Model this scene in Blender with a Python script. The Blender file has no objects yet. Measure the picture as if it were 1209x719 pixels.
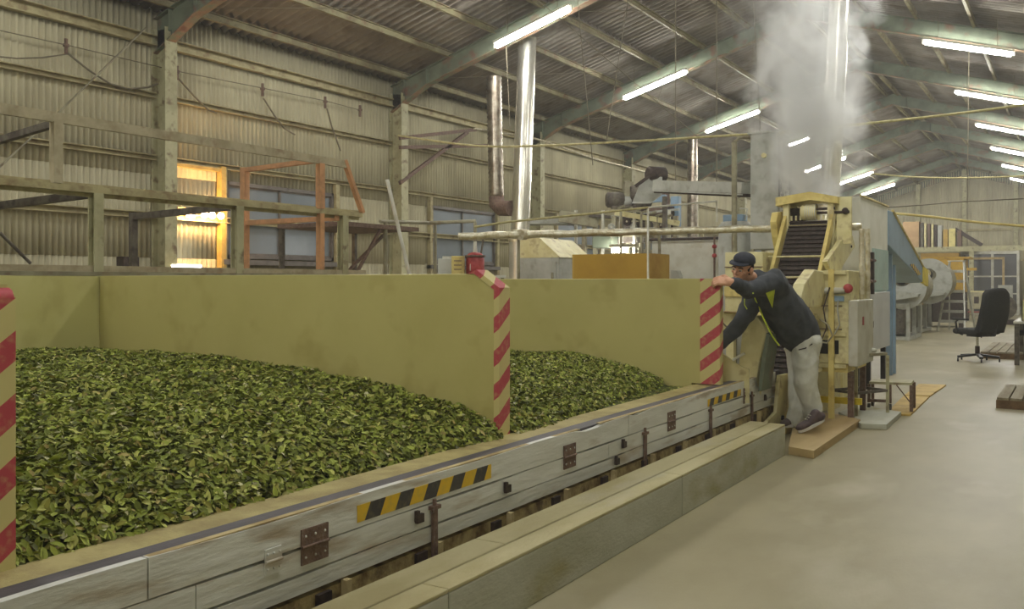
import bpy, bmesh, math, random
import numpy as np
from mathutils import Vector, Matrix
random.seed(7)
PI = math.pi
C = bpy.context.scene.collection
SC = bpy.context.scene

# ------------------------------------------------------------ camera
CH = 1.35                                   # camera height
FPX = 1080.0                                # focal length in pixels (1209 wide)
YAW = math.atan(665.5 / FPX)
cam_d = bpy.data.cameras.new('camera')
cam = bpy.data.objects.new('camera', cam_d); C.objects.link(cam)
cam.location = (0, 0, CH); cam.rotation_euler = (PI/2, 0, YAW)
cam_d.lens = FPX / 1209 * 36; cam_d.sensor_width = 36
cam_d.shift_y = -26.5 / 1209
cam_d.clip_start = 0.05; cam_d.clip_end = 200
SC.camera = cam

# ------------------------------------------------------------ world, exposure
w = bpy.data.worlds.new('world'); SC.world = w; w.use_nodes = True
w.node_tree.nodes['Background'].inputs[0].default_value = (0.62, 0.72, 0.85, 1)
w.node_tree.nodes['Background'].inputs[1].default_value = 1.0
hz_ = w.node_tree.nodes.new('ShaderNodeVolumeScatter')          # thin haze of steam and dust in the air
hz_.inputs['Color'].default_value = (.95, .96, .98, 1); hz_.inputs['Density'].default_value = .0032; hz_.inputs['Anisotropy'].default_value = .2
w.node_tree.links.new(hz_.outputs[0], w.node_tree.nodes['World Output'].inputs['Volume'])
SC.view_settings.view_transform = 'Standard'; SC.view_settings.look = 'None'
SC.view_settings.gamma = 1; SC.view_settings.use_curve_mapping = False
SC.view_settings.exposure = 0.52
TUBE_STRENGTH = 130.0
TUBE_COLOUR = (1.0, 0.985, 0.94)
try:
    SC.cycles.max_bounces = 7; SC.cycles.diffuse_bounces = 5; SC.cycles.glossy_bounces = 3
    SC.cycles.volume_bounces = 2; SC.cycles.use_denoising = True
    SC.cycles.sample_clamp_indirect = 6
    SC.cycles.volume_step_rate = 2.0
except Exception:
    pass

# ------------------------------------------------------------ pixel -> place
CS, SN = math.cos(YAW), math.sin(YAW)
def ray(px, py):
    a = (px - 604.5) / FPX; b = -(py - 333.0) / FPX
    return Vector((-SN + a*CS, CS + a*SN, b))
def W(px, py, d):  return Vector((0, 0, CH)) + ray(px, py) * d        # at depth d
def onX(px, py, X): r = ray(px, py); return Vector((0, 0, CH)) + r * (X / r.x)
def onY(px, py, Y): r = ray(px, py); return Vector((0, 0, CH)) + r * (Y / r.y)
def onZ(px, py, Z): r = ray(px, py); return Vector((0, 0, CH)) + r * ((Z - CH) / r.z)

# ------------------------------------------------------------ materials
MATS = {}
def srgb(c):
    return tuple((v/12.92 if v <= .04045 else ((v+.055)/1.055)**2.4) for v in (x/255 for x in c))
def mat(name, rgb, rough=.6, metal=0, var=.12, scale=6, rgb2=None, bump=.0, bscale=60, spec=.4,
        coat=0, stretch=(1, 1, 1), thr=(.42, .62), streak=None):
    if name in MATS: return MATS[name]
    m = bpy.data.materials.new(name); m.use_nodes = True; MATS[name] = m
    nt = m.node_tree; N = nt.nodes; L = nt.links; b = N['Principled BSDF']
    c1 = srgb(rgb); c2 = srgb(rgb2) if rgb2 else tuple(v*(1-var*2.2) for v in c1)
    tc = N.new('ShaderNodeNewGeometry'); mp = N.new('ShaderNodeMapping'); mp.inputs['Scale'].default_value = stretch
    L.new(tc.outputs['Position'], mp.inputs['Vector'])
    n = N.new('ShaderNodeTexNoise'); n.inputs['Scale'].default_value = scale; n.inputs['Detail'].default_value = 6
    n.inputs['Roughness'].default_value = .62
    L.new(mp.outputs[0], n.inputs['Vector'])
    r = N.new('ShaderNodeValToRGB'); r.color_ramp.elements[0].position = thr[0]; r.color_ramp.elements[1].position = thr[1]
    r.color_ramp.elements[0].color = (*c1, 1); r.color_ramp.elements[1].color = (*c2, 1)
    L.new(n.outputs[0], r.inputs[0]); out = r.outputs[0]
    if streak:                                # (rgb, scale, amount) a second layer of wear
        n2 = N.new('ShaderNodeTexNoise'); n2.inputs['Scale'].default_value = streak[1]; n2.inputs['Detail'].default_value = 8
        L.new(mp.outputs[0], n2.inputs['Vector'])
        mr = N.new('ShaderNodeMapRange'); mr.inputs[1].default_value = .56; mr.inputs[2].default_value = .7
        mr.inputs[3].default_value = 0; mr.inputs[4].default_value = streak[2]
        L.new(n2.outputs[0], mr.inputs[0])
        mx = N.new('ShaderNodeMix'); mx.data_type = 'RGBA'
        L.new(mr.outputs[0], mx.inputs[0]); L.new(out, mx.inputs[6]); mx.inputs[7].default_value = (*srgb(streak[0]), 1)
        out = mx.outputs[2]
    L.new(out, b.inputs['Base Color'])
    b.inputs['Roughness'].default_value = rough; b.inputs['Metallic'].default_value = metal
    b.inputs['Specular IOR Level'].default_value = spec; b.inputs['Coat Weight'].default_value = coat
    if bump:
        n3 = N.new('ShaderNodeTexNoise'); n3.inputs['Scale'].default_value = bscale; n3.inputs['Detail'].default_value = 5
        L.new(mp.outputs[0], n3.inputs['Vector'])
        bp = N.new('ShaderNodeBump'); bp.inputs['Strength'].default_value = bump; bp.inputs['Distance'].default_value = .01
        L.new(n3.outputs[0], bp.inputs['Height']); L.new(bp.outputs[0], b.inputs['Normal'])
    return m
def stripes(name, ca, cb, axis, period, off=0, duty=.5, rough=.5, wear=.35, wearc=None):
    m = bpy.data.materials.new(name); m.use_nodes = True; MATS[name] = m
    nt = m.node_tree; N = nt.nodes; L = nt.links; b = N['Principled BSDF']
    g = N.new('ShaderNodeNewGeometry'); d = N.new('ShaderNodeVectorMath'); d.operation = 'DOT_PRODUCT'
    d.inputs[1].default_value = axis; L.new(g.outputs['Position'], d.inputs[0])
    a = N.new('ShaderNodeMath'); a.operation = 'ADD'; a.inputs[1].default_value = off + 100*period; L.new(d.outputs['Value'], a.inputs[0])
    mo = N.new('ShaderNodeMath'); mo.operation = 'DIVIDE'; mo.inputs[1].default_value = period; L.new(a.outputs[0], mo.inputs[0])
    fr = N.new('ShaderNodeMath'); fr.operation = 'FRACT'; L.new(mo.outputs[0], fr.inputs[0])
    gt = N.new('ShaderNodeMath'); gt.operation = 'GREATER_THAN'; gt.inputs[1].default_value = duty; L.new(fr.outputs[0], gt.inputs[0])
    mx = N.new('ShaderNodeMix'); mx.data_type = 'RGBA'; L.new(gt.outputs[0], mx.inputs[0])
    mx.inputs[6].default_value = (*srgb(ca), 1); mx.inputs[7].default_value = (*srgb(cb), 1)
    n = N.new('ShaderNodeTexNoise'); n.inputs['Scale'].default_value = 35; n.inputs['Detail'].default_value = 8
    L.new(g.outputs['Position'], n.inputs['Vector'])
    mr = N.new('ShaderNodeMapRange'); mr.inputs[1].default_value = .5; mr.inputs[2].default_value = .72; mr.inputs[4].default_value = wear
    L.new(n.outputs[0], mr.inputs[0])
    m2 = N.new('ShaderNodeMix'); m2.data_type = 'RGBA'; L.new(mr.outputs[0], m2.inputs[0]); L.new(mx.outputs[2], m2.inputs[6])
    m2.inputs[7].default_value = (*srgb(wearc or ca), 1)
    L.new(m2.outputs[2], b.inputs['Base Color']); b.inputs['Roughness'].default_value = rough
    return m
def emis(name, rgb, s):
    m = bpy.data.materials.new(name); m.use_nodes = True; MATS[name] = m
    b = m.node_tree.nodes['Principled BSDF']
    b.inputs['Base Color'].default_value = (*rgb, 1)
    b.inputs['Emission Color'].default_value = (*rgb, 1); b.inputs['Emission Strength'].default_value = s
    return m

slate_wall = mat('slate_wall', (192, 186, 156), .85, var=.16, scale=2.2, rgb2=(176, 169, 140), bump=.15, bscale=90, streak=((150, 140, 112), 1.6, .25), stretch=(1, 1, .35))
slate_roof = mat('slate_roof', (146, 140, 130), .9, rgb2=(122, 114, 104), scale=1.3, bump=.25, bscale=60, streak=((96, 80, 62), 2.4, .6))
steel_olive = mat('steel_olive', (182, 179, 142), .6, rgb2=(162, 157, 122), scale=5, streak=((92, 62, 44), 9, .75))
steel_dark = mat('steel_dark', (104, 98, 86), .7, rgb2=(74, 66, 58), scale=9, streak=((40, 34, 32), 14, .8))
steel_green = mat('steel_green', (116, 126, 106), .65, rgb2=(100, 106, 90), scale=3, streak=((122, 72, 58), 4.5, .65))
rust_flange = mat('rust_flange', (146, 116, 92), .75, rgb2=(112, 124, 100), scale=5, streak=((110, 62, 50), 7, .7))
purlin_m = mat('purlin_paint', (150, 144, 108), .7, rgb2=(122, 112, 82), scale=4, streak=((118, 78, 52), 6, .7))
girt_m = mat('girt_paint', (180, 171, 130), .7, rgb2=(154, 142, 106), scale=5, streak=((110, 80, 54), 8, .6))
grey_steel = mat('grey_steel', (150, 146, 120), .55, rgb2=(122, 116, 94), scale=6, streak=((104, 76, 52), 8, .6))
rust_steel = mat('rust_steel', (208, 156, 112), .8, rgb2=(186, 142, 102), scale=10, streak=((150, 104, 74), 12, .4))
rail_m = mat('rail_paint', (184, 174, 144), .6, rgb2=(160, 148, 118), scale=6, streak=((128, 98, 70), 8, .5))
concrete = mat('floor_concrete', (164, 156, 124), .5, rgb2=(142, 134, 102), scale=.9, bump=.12, bscale=70, streak=((194, 189, 165), 1.3, .5), stretch=(1, .45, 1), thr=(.35, .66), spec=.35)
curb_m = mat('curb_concrete', (190, 192, 178), .8, rgb2=(172, 173, 154), scale=2.5, bump=.3, bscale=70, streak=((150, 140, 84), 3.2, .8), stretch=(1, .4, 1))
curb_top = mat('curb_top', (188, 180, 140), .85, rgb2=(168, 158, 116), scale=3, bump=.3, bscale=80, streak=((186, 182, 160), 5, .5), stretch=(1, .35, 1))
panel_y = mat('yellow_panel', (196, 188, 122), .42, rgb2=(188, 180, 114), scale=1.1, bump=.06, bscale=30, streak=((150, 134, 66), 3.5, .35), spec=.45)
panel_y2 = mat('pale_yellow_panel', (204, 200, 134), .45, rgb2=(196, 190, 122), scale=1.5, streak=((156, 144, 80), 4, .3))
deck_m = mat('deck_tan', (176, 164, 110), .7, rgb2=(150, 136, 88), scale=5, bump=.2, bscale=90)
rubber = mat('conveyor_rubber', (92, 88, 92), .6, rgb2=(72, 68, 70), scale=8, bump=.2, bscale=120, stretch=(1, .2, 1))
board_w = mat('weathered_board', (222, 224, 218), .75, rgb2=(202, 203, 194), scale=3, bump=.4, bscale=26, stretch=(1, .3, 1.6), streak=((150, 126, 88), 7, .7))
board_edge = mat('raw_board_edge', (190, 174, 128), .8, rgb2=(160, 140, 96), scale=8)
rusty_beam = mat('rusty_beam', (176, 158, 108), .85, rgb2=(110, 88, 54), scale=9, bump=.5, bscale=60, streak=((62, 44, 38), 12, .7))
rust_dark = mat('rust_dark', (120, 98, 84), .8, rgb2=(92, 70, 60), scale=30, bump=.4, bscale=90, streak=((176, 166, 158), 60, .35))
iron = mat('dark_iron', (74, 62, 56), .6, metal=.3, rgb2=(50, 42, 40), scale=20)
cream = mat('cream_paint', (220, 213, 164), .5, rgb2=(206, 196, 142), scale=5, streak=((140, 112, 70), 9, .55))
cream2 = mat('yellow_cream_paint', (218, 202, 128), .5, rgb2=(200, 180, 106), scale=5, streak=((120, 92, 54), 9, .5))
white_p = mat('white_paint', (206, 206, 194), .5, rgb2=(190, 188, 172), scale=4, streak=((168, 156, 120), 7, .4))
greypaint = mat('grey_paint', (178, 180, 172), .5, rgb2=(160, 162, 152), scale=4, streak=((120, 110, 92), 8, .35))
bluegrey = mat('blue_paint', (134, 160, 182), .45, rgb2=(122, 146, 168), scale=3)
aqua = mat('aqua_reflection', (170, 196, 190), .5, rgb2=(150, 178, 172), scale=3, streak=((206, 206, 196), 6, .5))  # aqua tone standing in for a reflection on the enclosure
chrome = mat('bright_duct', (220, 218, 206), .26, metal=.9, rgb2=(204, 200, 184), scale=3)
brushed = mat('brushed_drum', (222, 220, 212), .42, metal=.7, rgb2=(208, 206, 196), scale=3)
spiral = mat('tarnished_duct', (160, 152, 136), .34, metal=.9, rgb2=(116, 104, 92), scale=7, streak=((84, 70, 64), 9, .7))
foil = mat('foil_lagging', (224, 220, 200), .34, metal=.7, rgb2=(196, 186, 152), scale=14, bump=1.0, bscale=45)
ochre = mat('ochre_box', (176, 140, 48), .6, rgb2=(166, 130, 42), scale=2)
ochre2 = mat('tan_box', (190, 158, 80), .6, rgb2=(166, 130, 58), scale=2)
wood = mat('plywood', (188, 166, 118), .65, rgb2=(170, 146, 100), scale=3, stretch=(1, .25, 1), streak=((130, 106, 72), 6, .5))
yellow_mat = mat('yellow_board', (206, 176, 96), .65, rgb2=(190, 158, 80), scale=4, streak=((150, 124, 72), 8, .5))
black_p = mat('black_plastic', (44, 44, 46), .45, rgb2=(34, 34, 36), scale=10)
black_cloth = mat('black_fabric', (46, 47, 48), .9, rgb2=(34, 35, 36), scale=60, bump=.3, bscale=200)
dark_m = mat('shade_and_grommet', (34, 30, 26), .9)  # dark tone painted for shade inside openings; also colours the grommet
redp = mat('red_paint', (176, 72, 74), .45, rgb2=(140, 36, 36), scale=8)
rope_m = mat('pale_rope', (186, 178, 130), .8, rgb2=(160, 150, 104), scale=20)
wire_m = mat('grey_wire', (120, 112, 92), .7)
yellow_b = mat('bright_yellow', (228, 206, 50), .5, rgb2=(208, 184, 40), scale=6)
stripe_red = stripes('red_stripe', (206, 196, 132), (182, 70, 80), (-.75, -.75, 1), .18, .12, .52, wear=.3)
stripe_blk = stripes('hazard_tape', (222, 184, 34), (58, 56, 58), (0, 1, -.55), .185, .045, .5, wear=.25, wearc=(150, 140, 90))
tube_m = emis('lit_tube', TUBE_COLOUR, TUBE_STRENGTH)
bulb_m = emis('lit_bulb', (1.0, .60, .28), 130)
low_tube = emis('low_lit_tube', (.95, .97, 1.0), 12)

# ------------------------------------------------------------ mesh helper
class MB:
    def __init__(s): s.v = []; s.f = []; s.sm = []
    def add(s, vs, fs, smooth=False):
        o = len(s.v); s.v += [tuple(v) for v in vs]; s.f += [tuple(i+o for i in f) for f in fs]; s.sm += [smooth]*len(fs); return s
    def box(s, c, d, rz=0, R=None):
        x, y, z = d[0]/2, d[1]/2, d[2]/2
        R = R or Matrix.Rotation(rz, 3, 'Z'); c = Vector(c)
        vs = [c + R @ Vector((sx*x, sy*y, sz*z)) for sx in (-1, 1) for sy in (-1, 1) for sz in (-1, 1)]
        return s.add(vs, [(0,1,3,2),(4,6,7,5),(0,4,5,1),(2,3,7,6),(0,2,6,4),(1,5,7,3)])
    def bb(s, x0, x1, y0, y1, z0, z1): return s.box(((x0+x1)/2, (y0+y1)/2, (z0+z1)/2), (abs(x1-x0), abs(y1-y0), abs(z1-z0)))
    def bar(s, a, b, w=.05, h=.05, up=(0, 0, 1)):
        a, b = Vector(a), Vector(b); d = b-a; z = d.normalized(); u = Vector(up)
        if abs(z.dot(u)) > .98: u = Vector((0, 1, 0))
        x = z.cross(u).normalized(); y = x.cross(z).normalized()
        R = Matrix((x, y, z)).transposed()
        return s.box((a+b)/2, (w, h, d.length), R=R)
    def tube(s, pts, r, n=10, cap=True):
        pts = [Vector(p) for p in pts]; rs = r if isinstance(r, (list, tuple)) else [r]*len(pts)
        vs = []; fs = []; prev = None
        for i, p in enumerate(pts):
            t = (pts[min(i+1, len(pts)-1)] - pts[max(i-1, 0)])
            t = t.normalized() if t.length > 1e-9 else Vector((0, 0, 1))
            if prev is None:
                u = t.orthogonal().normalized()
            else:
                u = (prev - t*prev.dot(t)); u = u.normalized() if u.length > 1e-6 else t.orthogonal().normalized()
            prev = u; w2 = t.cross(u)
            for k in range(n):
                a = 2*PI*k/n; vs.append(p + (u*math.cos(a) + w2*math.sin(a))*rs[i])
        for i in range(len(pts)-1):
            for k in range(n):
                a = i*n+k; b = i*n+(k+1) % n; fs.append((a, b, b+n, a+n))
        s.add(vs, fs, True)
        if cap:
            s.add(vs[:n], [tuple(range(n))[::-1]]); s.add(vs[-n:], [tuple(range(n))])
        return s
    def prism(s, poly, d):                    # poly: list of 3D points (planar), d: extrusion vector
        n = len(poly); d = Vector(d); p = [Vector(q) for q in poly]
        vs = p + [q+d for q in p]
        return s.add(vs, [tuple(range(n))[::-1], tuple(range(n, 2*n))] + [(i, (i+1) % n, (i+1) % n+n, i+n) for i in range(n)])
    def ball(s, c, r, n=12, m=8, R=None):
        rx, ry, rz = r if isinstance(r, (list, tuple)) else (r, r, r); c = Vector(c); R = R or Matrix.Identity(3)
        vs = [c + R @ Vector((0, 0, rz))]; fs = []
        for i in range(1, m):
            t = PI*i/m
            for k in range(n):
                a = 2*PI*k/n; vs.append(c + R @ Vector((rx*math.sin(t)*math.cos(a), ry*math.sin(t)*math.sin(a), rz*math.cos(t))))
        vs.append(c + R @ Vector((0, 0, -rz)))
        for k in range(n):
            fs.append((0, 1+k, 1+(k+1) % n))
            for i in range(m-2):
                a = 1+i*n+k; b = 1+i*n+(k+1) % n; fs.append((a, a+n, b+n, b))
            fs.append((1+(m-2)*n+k, len(vs)-1, 1+(m-2)*n+(k+1) % n))
        return s.add(vs, fs, True)
    def build(s, name, m, parent=None, bevel=0, **kw):
        me = bpy.data.meshes.new(name); o = bpy.data.objects.new(name, me)
        org = Vector(kw.pop('org', (0, 0, 0)))
        if parent is not None:
            p = parent
            while p is not None: org = org + p.location; p = p.parent
        me.from_pydata([tuple(Vector(v)-org) for v in s.v], [], s.f)
        me.polygons.foreach_set('use_smooth', s.sm); me.update()
        bm = bmesh.new(); bm.from_mesh(me); bmesh.ops.recalc_face_normals(bm, faces=bm.faces); bm.to_mesh(me); bm.free()
        me.materials.append(m); C.objects.link(o)
        if parent is not None: o.parent = parent
        else: o.location = org
        if bevel:
            b = o.modifiers.new('bevel', 'BEVEL'); b.width = bevel; b.segments = 2; b.limit_method = 'ANGLE'
        for k, v in kw.items(): o[k] = v
        return o
def thing(name, label, cat, loc, group=None):
    o = bpy.data.objects.new(name, None); C.objects.link(o); o.location = loc; o.empty_display_size = .1
    o['label'] = label; o['category'] = cat
    if group: o['group'] = group
    return o
def single(mb, name, m, label, cat, group=None, org=None, **kw):
    if org is None:
        vs = mb.v; org = (sum(v[0] for v in vs)/len(vs), sum(v[1] for v in vs)/len(vs), min(v[2] for v in vs))
    o = mb.build(name, m, None, org=org, **kw); o['label'] = label; o['category'] = cat
    if group: o['group'] = group
    return o
def struct(o): o['kind'] = 'structure'; return o
def inst(o, name, parent, loc, rot=None):
    c = o.copy(); c.name = name; C.objects.link(c); c.parent = parent; c.location = loc
    if rot: c.rotation_euler = rot
    return c

# ------------------------------------------------------------ building: key measures
XL, XR, XC = -10.0, 1.58, -4.21             # walls, ridge
BAY = 4.71; Y0 = 7.55                       # frames at Y0 + j*BAY
YB = Y0 + 8*BAY                             # back wall (45.23)
YF = Y0 - 3*BAY
ZE = CH + 3.45; SL = .30                    # eave of the roof sheets, slope
def zroof(x): return ZE + SL*(min(x-XL, XR-x))
PW = BAY/60                                 # small corrugation pitch

floor = struct(MB().bb(XL-.3, XR+.3, YF-.5, YB+.3, -.2, 0).build('floor', concrete))

def wave_sheet(npitch, pitch, h, amp=.017, seg=5, th=.006):
    """corrugated sheet along +Y from 0, up +Z from 0, relief in X"""
    m = MB(); n = npitch*seg; vs = []
    for i in range(n+1):
        y = npitch*pitch*i/n; x = amp*math.cos(2*PI*i/seg)
        vs += [(x, y, 0), (x, y, h), (x-th, y, 0), (x-th, y, h)]
    fs = []
    for i in range(n):
        a = i*4; b = a+4
        fs += [(a, b, b+1, a+1), (a+2, a+3, b+3, b+2), (a+1, b+1, b+3, a+3), (a, a+2, b+2, b)]
    m.add(vs, fs, True); return m

wall_left = struct(MB().bb(XL-.16, XL-.02, YF, YB, 0, .3).build('wall_left', curb_m))
def sheets_row(proto_cache, np_, z0, h, ylist, out):
    key = (np_, round(h, 3))
    for y in ylist:
        dx = random.uniform(-.003, .003)
        if key not in proto_cache:
            o = wave_sheet(np_, PW, h).build('corrugated_sheet', slate_wall, wall_left); proto_cache[key] = o
            o.location = (XL+.0+dx+out, y, z0)
        else:
            inst(proto_cache[key], 'corrugated_sheet', wall_left, (XL+dx+out, y, z0))
pc = {}
nb = 11
for j in range(nb):
    yb = YF + j*BAY
    has_win = j in (3, 4, 5, 6, 7, 8)
    sheets_row(pc, 12, .28, 1.40, [yb+12*PW*k for k in range(5)], 0)
    sheets_row(pc, 12, 2.72, 2.10, [yb+12*PW*k for k in range(5)], .008)
    if has_win:
        sheets_row(pc, 7, 1.66, 1.10, [yb, yb+7*PW], .004)
        sheets_row(pc, 10, 1.66, 1.10, [yb+41*PW], .004); sheets_row(pc, 9, 1.66, 1.10, [yb+51*PW], .004)
    else:
        sheets_row(pc, 12, 1.66, 1.10, [yb+12*PW*k for k in range(5)], .004)
# girts (long timber and steel rails on the wall)
for z, hh, dd in ((CH+3.05, .13, .10), (CH+2.36, .07, .08), (CH+1.574, .07, .08), (CH+.842, .08, .10)):
    for j in range(nb):
        y0 = YF+j*BAY+.06; y1 = y0+BAY-.12
        MB().bb(XL+.03, XL+.03+dd, y0, y1, z-hh/2, z-hh/2+.012).bb(XL+.03, XL+.045, y0, y1, z-hh/2, z+hh/2).bb(XL+.03, XL+.03+dd, y0, y1, z+hh/2-.012, z+hh/2).build('girt', girt_m, wall_left)
# H columns
def hcol(x, y, z1, face, par, m=steel_olive):
    mb = MB(); d = .27
    mb.bb(x, x+.012*face, y-.09, y+.09, 0, z1).bb(x+(d-.012)*face, x+d*face, y-.09, y+.09, 0, z1).bb(x, x+d*face, y-.005, y+.005, 0, z1)
    mb.bb(x-.03*face, x+(d+.03)*face, y-.13, y+.13, 0, .02)
    return mb.build('column', m, par)
for j in range(nb+1):
    hcol(XL+.04, YF+j*BAY, ZE-.25, 1, wall_left)
# window posts and window frames
glass = mat('frosted_pane', (120, 130, 138), .25, rgb2=(110, 119, 126), scale=1.2, spec=.6)
frame_m = mat('window_frame_grey', (112, 106, 100), .5, rgb2=(92, 86, 80), scale=8)
wn = 1
for j in (3, 4, 5, 6, 7, 8):
    ya = YF+j*BAY+14*PW; yz = YF+j*BAY+41*PW; za, zb = 1.68, 2.74
    wo = thing('window_%d' % wn, '', '', (XL+.02, ya, za)); wn += 1
    del wo['label'], wo['category']; wo['kind'] = 'structure'
    mb = MB()
    for (a, b, c, d) in ((ya, yz, za, za+.05), (ya, yz, zb-.05, zb), (ya, ya+.04, za, zb), (yz-.04, yz, za, zb)):
        mb.bb(XL-.02, XL+.07, a, b, c, d)
    mb.build('window_frame', frame_m, wo)
    ym = (ya+yz)/2 - .04
    for a, b, dx in ((ya+.03, ym+.03, 0), (ym-.02, yz-.03, .02)):
        MB().bb(XL+.005+dx, XL+.012+dx, a+.03, b-.03, za+.07, zb-.07).build('pane', glass, wo)
        mb = MB()
        for (q, r2, c, d) in ((a, b, za+.04, za+.075), (a, b, zb-.075, zb-.04), (a, a+.035, za+.04, zb-.04), (b-.035, b, za+.04, zb-.04)):
            mb.bb(XL-.002+dx, XL+.022+dx, q, r2, c, d)
        mb.build('sash', frame_m, wo)
    MB().bb(XL+.02, XL+.13, ya-.1, yz+.1, za-.09, za-.02).build('window_sill', frame_m, wo)
    MB().bb(XL+.03, XL+.11, yz+.02, yz+.1, .3, CH+1.55).build('wall_stud', girt_m, wall_left)
    MB().bb(XL+.03, XL+.11, ya-.1, ya-.03, .3, CH+1.55).build('wall_stud', girt_m, wall_left)
# horizontal lower rails
for j in range(nb):
    y0 = YF+j*BAY+.1
    MB().bb(XL+.03, XL+.1, y0, y0+BAY-.2, .98, 1.05).build('girt', girt_m, wall_left)

wall_right = struct(MB().bb(XR+.02, XR+.16, YF, YB, 0, .3).build('wall_right', curb_m))
rp = None
for k in range(55):
    if rp is None:
        rp = wave_sheet(12, PW, ZE-.3).build('corrugated_sheet', mat('bounce_lining', (236, 234, 222), .7, rgb2=(226, 223, 208), scale=1), wall_right); rp.location = (XR, YF, .28)  # unseen wall made near-white to bounce light onto curb and machines
    else: inst(rp, 'corrugated_sheet', wall_right, (XR, YF+12*PW*k, .28))
for j in range(nb+1): hcol(XR-.02, YF+j*BAY, ZE-.25, -1, wall_right)

# roof
ceiling = struct(MB().prism([(XC-.25, YF-.2, zroof(XC)-.03), (XC, YF-.2, zroof(XC)+.06), (XC+.25, YF-.2, zroof(XC)-.03), (XC+.25, YF-.2, zroof(XC)), (XC, YF-.2, zroof(XC)+.1), (XC-.25, YF-.2, zroof(XC))], (0, YB-YF+.4, 0)).build('ceiling', slate_roof))
RP = BAY/30
th = math.atan(SL); slen = (XC-XL)/math.cos(th)
rows = 2; rh = slen/rows+.12
proto = None
base = wave_sheet(6, RP, rh, amp=.032, seg=7, th=.007)
for side in (0, 1):
    for r in range(rows):
        for k in range(55):
            u = r*slen/rows
            y = YF + 6*RP*k
            if side == 0:
                loc = (XL + u*math.cos(th), y, ZE + u*math.sin(th) + .012 + r*.012); rot = (0, PI/2-th, 0)
            else:
                loc = (XR - u*math.cos(th), y, ZE + u*math.sin(th) + .012 + r*.012); rot = (0, -(PI/2-th), 0)
            if proto is None:
                proto = base.build('roof_sheet', slate_roof, ceiling); proto.location = loc; proto.rotation_euler = rot
            else: inst(proto, 'roof_sheet', ceiling, loc, rot)
# purlins
def chan(x, y0, y1, side):
    z = zroof(x)-.03; s = 1 if side == 0 else -1
    return MB().bb(x-.004, x+.004, y0, y1, z-.1, z).bb(x, x+.045*s, y0, y1, z-.1, z-.093).bb(x, x+.045*s, y0, y1, z-.008, z)
for side in (0, 1):
    for i in range(7):
        x = (XL+.35+.88*i) if side == 0 else (XR-.35-.88*i)
        for j in range(nb): chan(x, YF+j*BAY, YF+(j+1)*BAY, side).build('purlin', purlin_m, ceiling)
# rafters: H section following the roof, haunched at the column
def rafter(y, side):
    s = 1 if side == 0 else -1; xe = XL+.05 if side == 0 else XR-.05
    def z(x): return zroof(x)-.13
    mbw = MB(); dep = .27
    xs = [xe, xe+s*.75, XC]
    top = [z(x) for x in xs]; bot = [top[0]-dep-.16, top[1]-dep, top[2]-dep]
    mbw.prism([(xs[0], y-.005, bot[0]), (xs[1], y-.005, bot[1]), (xs[2], y-.005, bot[2]), (xs[2], y-.005, top[2]), (xs[0], y-.005, top[0])], (0, .01, 0))
    rf = mbw.build('rafter', steel_green, ceiling)
    f = MB()
    for i in range(2):
        f.bar((xs[i], y, bot[i]-.006), (xs[i+1], y, bot[i+1]-.006), .14, .013, up=(0, 0, 1))
    f.build('bottom_flange', rust_flange, rf)
    g = MB(); g.bar((xs[0], y, top[0]), (xs[2], y, top[2]), .14, .012)
    for q in (xe+s*.28, xe+s*.75, XC-s*.35): g.bb(q-.005, q+.005, y-.06, y+.06, z(q)-dep, z(q))
    g.build('top_flange', steel_green, rf)
    return rf
for j in range(nb+1):
    rafter(YF+j*BAY, 0); rafter(YF+j*BAY, 1)
# thin roof bracing rods
for j in range(3, nb):
    for xa, xb in ((XL+.6, XL+3.1), (XL+3.1, XC-.1)):
        ya, yb2 = YF+j*BAY+.1, YF+(j+1)*BAY-.1
        MB().tube([(xa, ya, zroof(xa)-.2), (xb, yb2, zroof(xb)-.2)], .005, 6).build('brace_rod', wire_m, ceiling)
        if j == 5: MB().tube([(xb, ya, zroof(xb)-.22), (xa, yb2, zroof(xa)-.22)], .005, 6).build('brace_rod', wire_m, ceiling)

# back gable wall
wall_back = struct(MB().bb(XL, XR, YB+.03, YB+.16, 0, .3).build('wall_back', curb_m))
nshe = 12; wsh = (XR-XL)/nshe
for i in range(nshe):
    x0 = XL+i*wsh; m = MB(); n = 10*5; vs = []
    for q in range(n+1):
        x = x0+wsh*q/n; yy = YB+.0+.01*math.cos(2*PI*q/5)
        zt = zroof(x)+.01
        vs += [(x, yy, .28), (x, yy, zt)]
    m.add(vs, [(2*q, 2*q+2, 2*q+3, 2*q+1) for q in range(n)], True)
    o = m.build('corrugated_sheet', slate_wall, wall_back); sd = o.modifiers.new('solid', 'SOLIDIFY'); sd.thickness = .006
for z in (CH+.95, CH+1.55, CH+2.3):
    MB().bb(XL+.2, XR-.2, YB-.1, YB-.03, z-.05, z+.05).build('girt', girt_m, wall_back)
for x in (-8.0, -6.1, XC, -2.2, -.35):
    MB().bb(x-.09, x+.09, YB-.22, YB-.21, 0, zroof(x)-.2).bb(x-.005, x+.005, YB-.21, YB-.1, 0, zroof(x)-.2).bb(x-.09, x+.09, YB-.11, YB-.1, 0, zroof(x)-.2).build('column', steel_olive, wall_back)
# front gable wall with a wide open doorway behind the camera
wall_front = struct(MB().bb(XL, -7, YF-.1, YF, 0, ZE).bb(0.6, XR, YF-.1, YF, 0, ZE).bb(-7, .6, YF-.1, YF, 3.2, ZE)
    .prism([(XL, YF-.1, ZE), (XR, YF-.1, ZE), (XC, YF-.1, zroof(XC))], (0, .1, 0)).build('wall_front', slate_wall))

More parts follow.
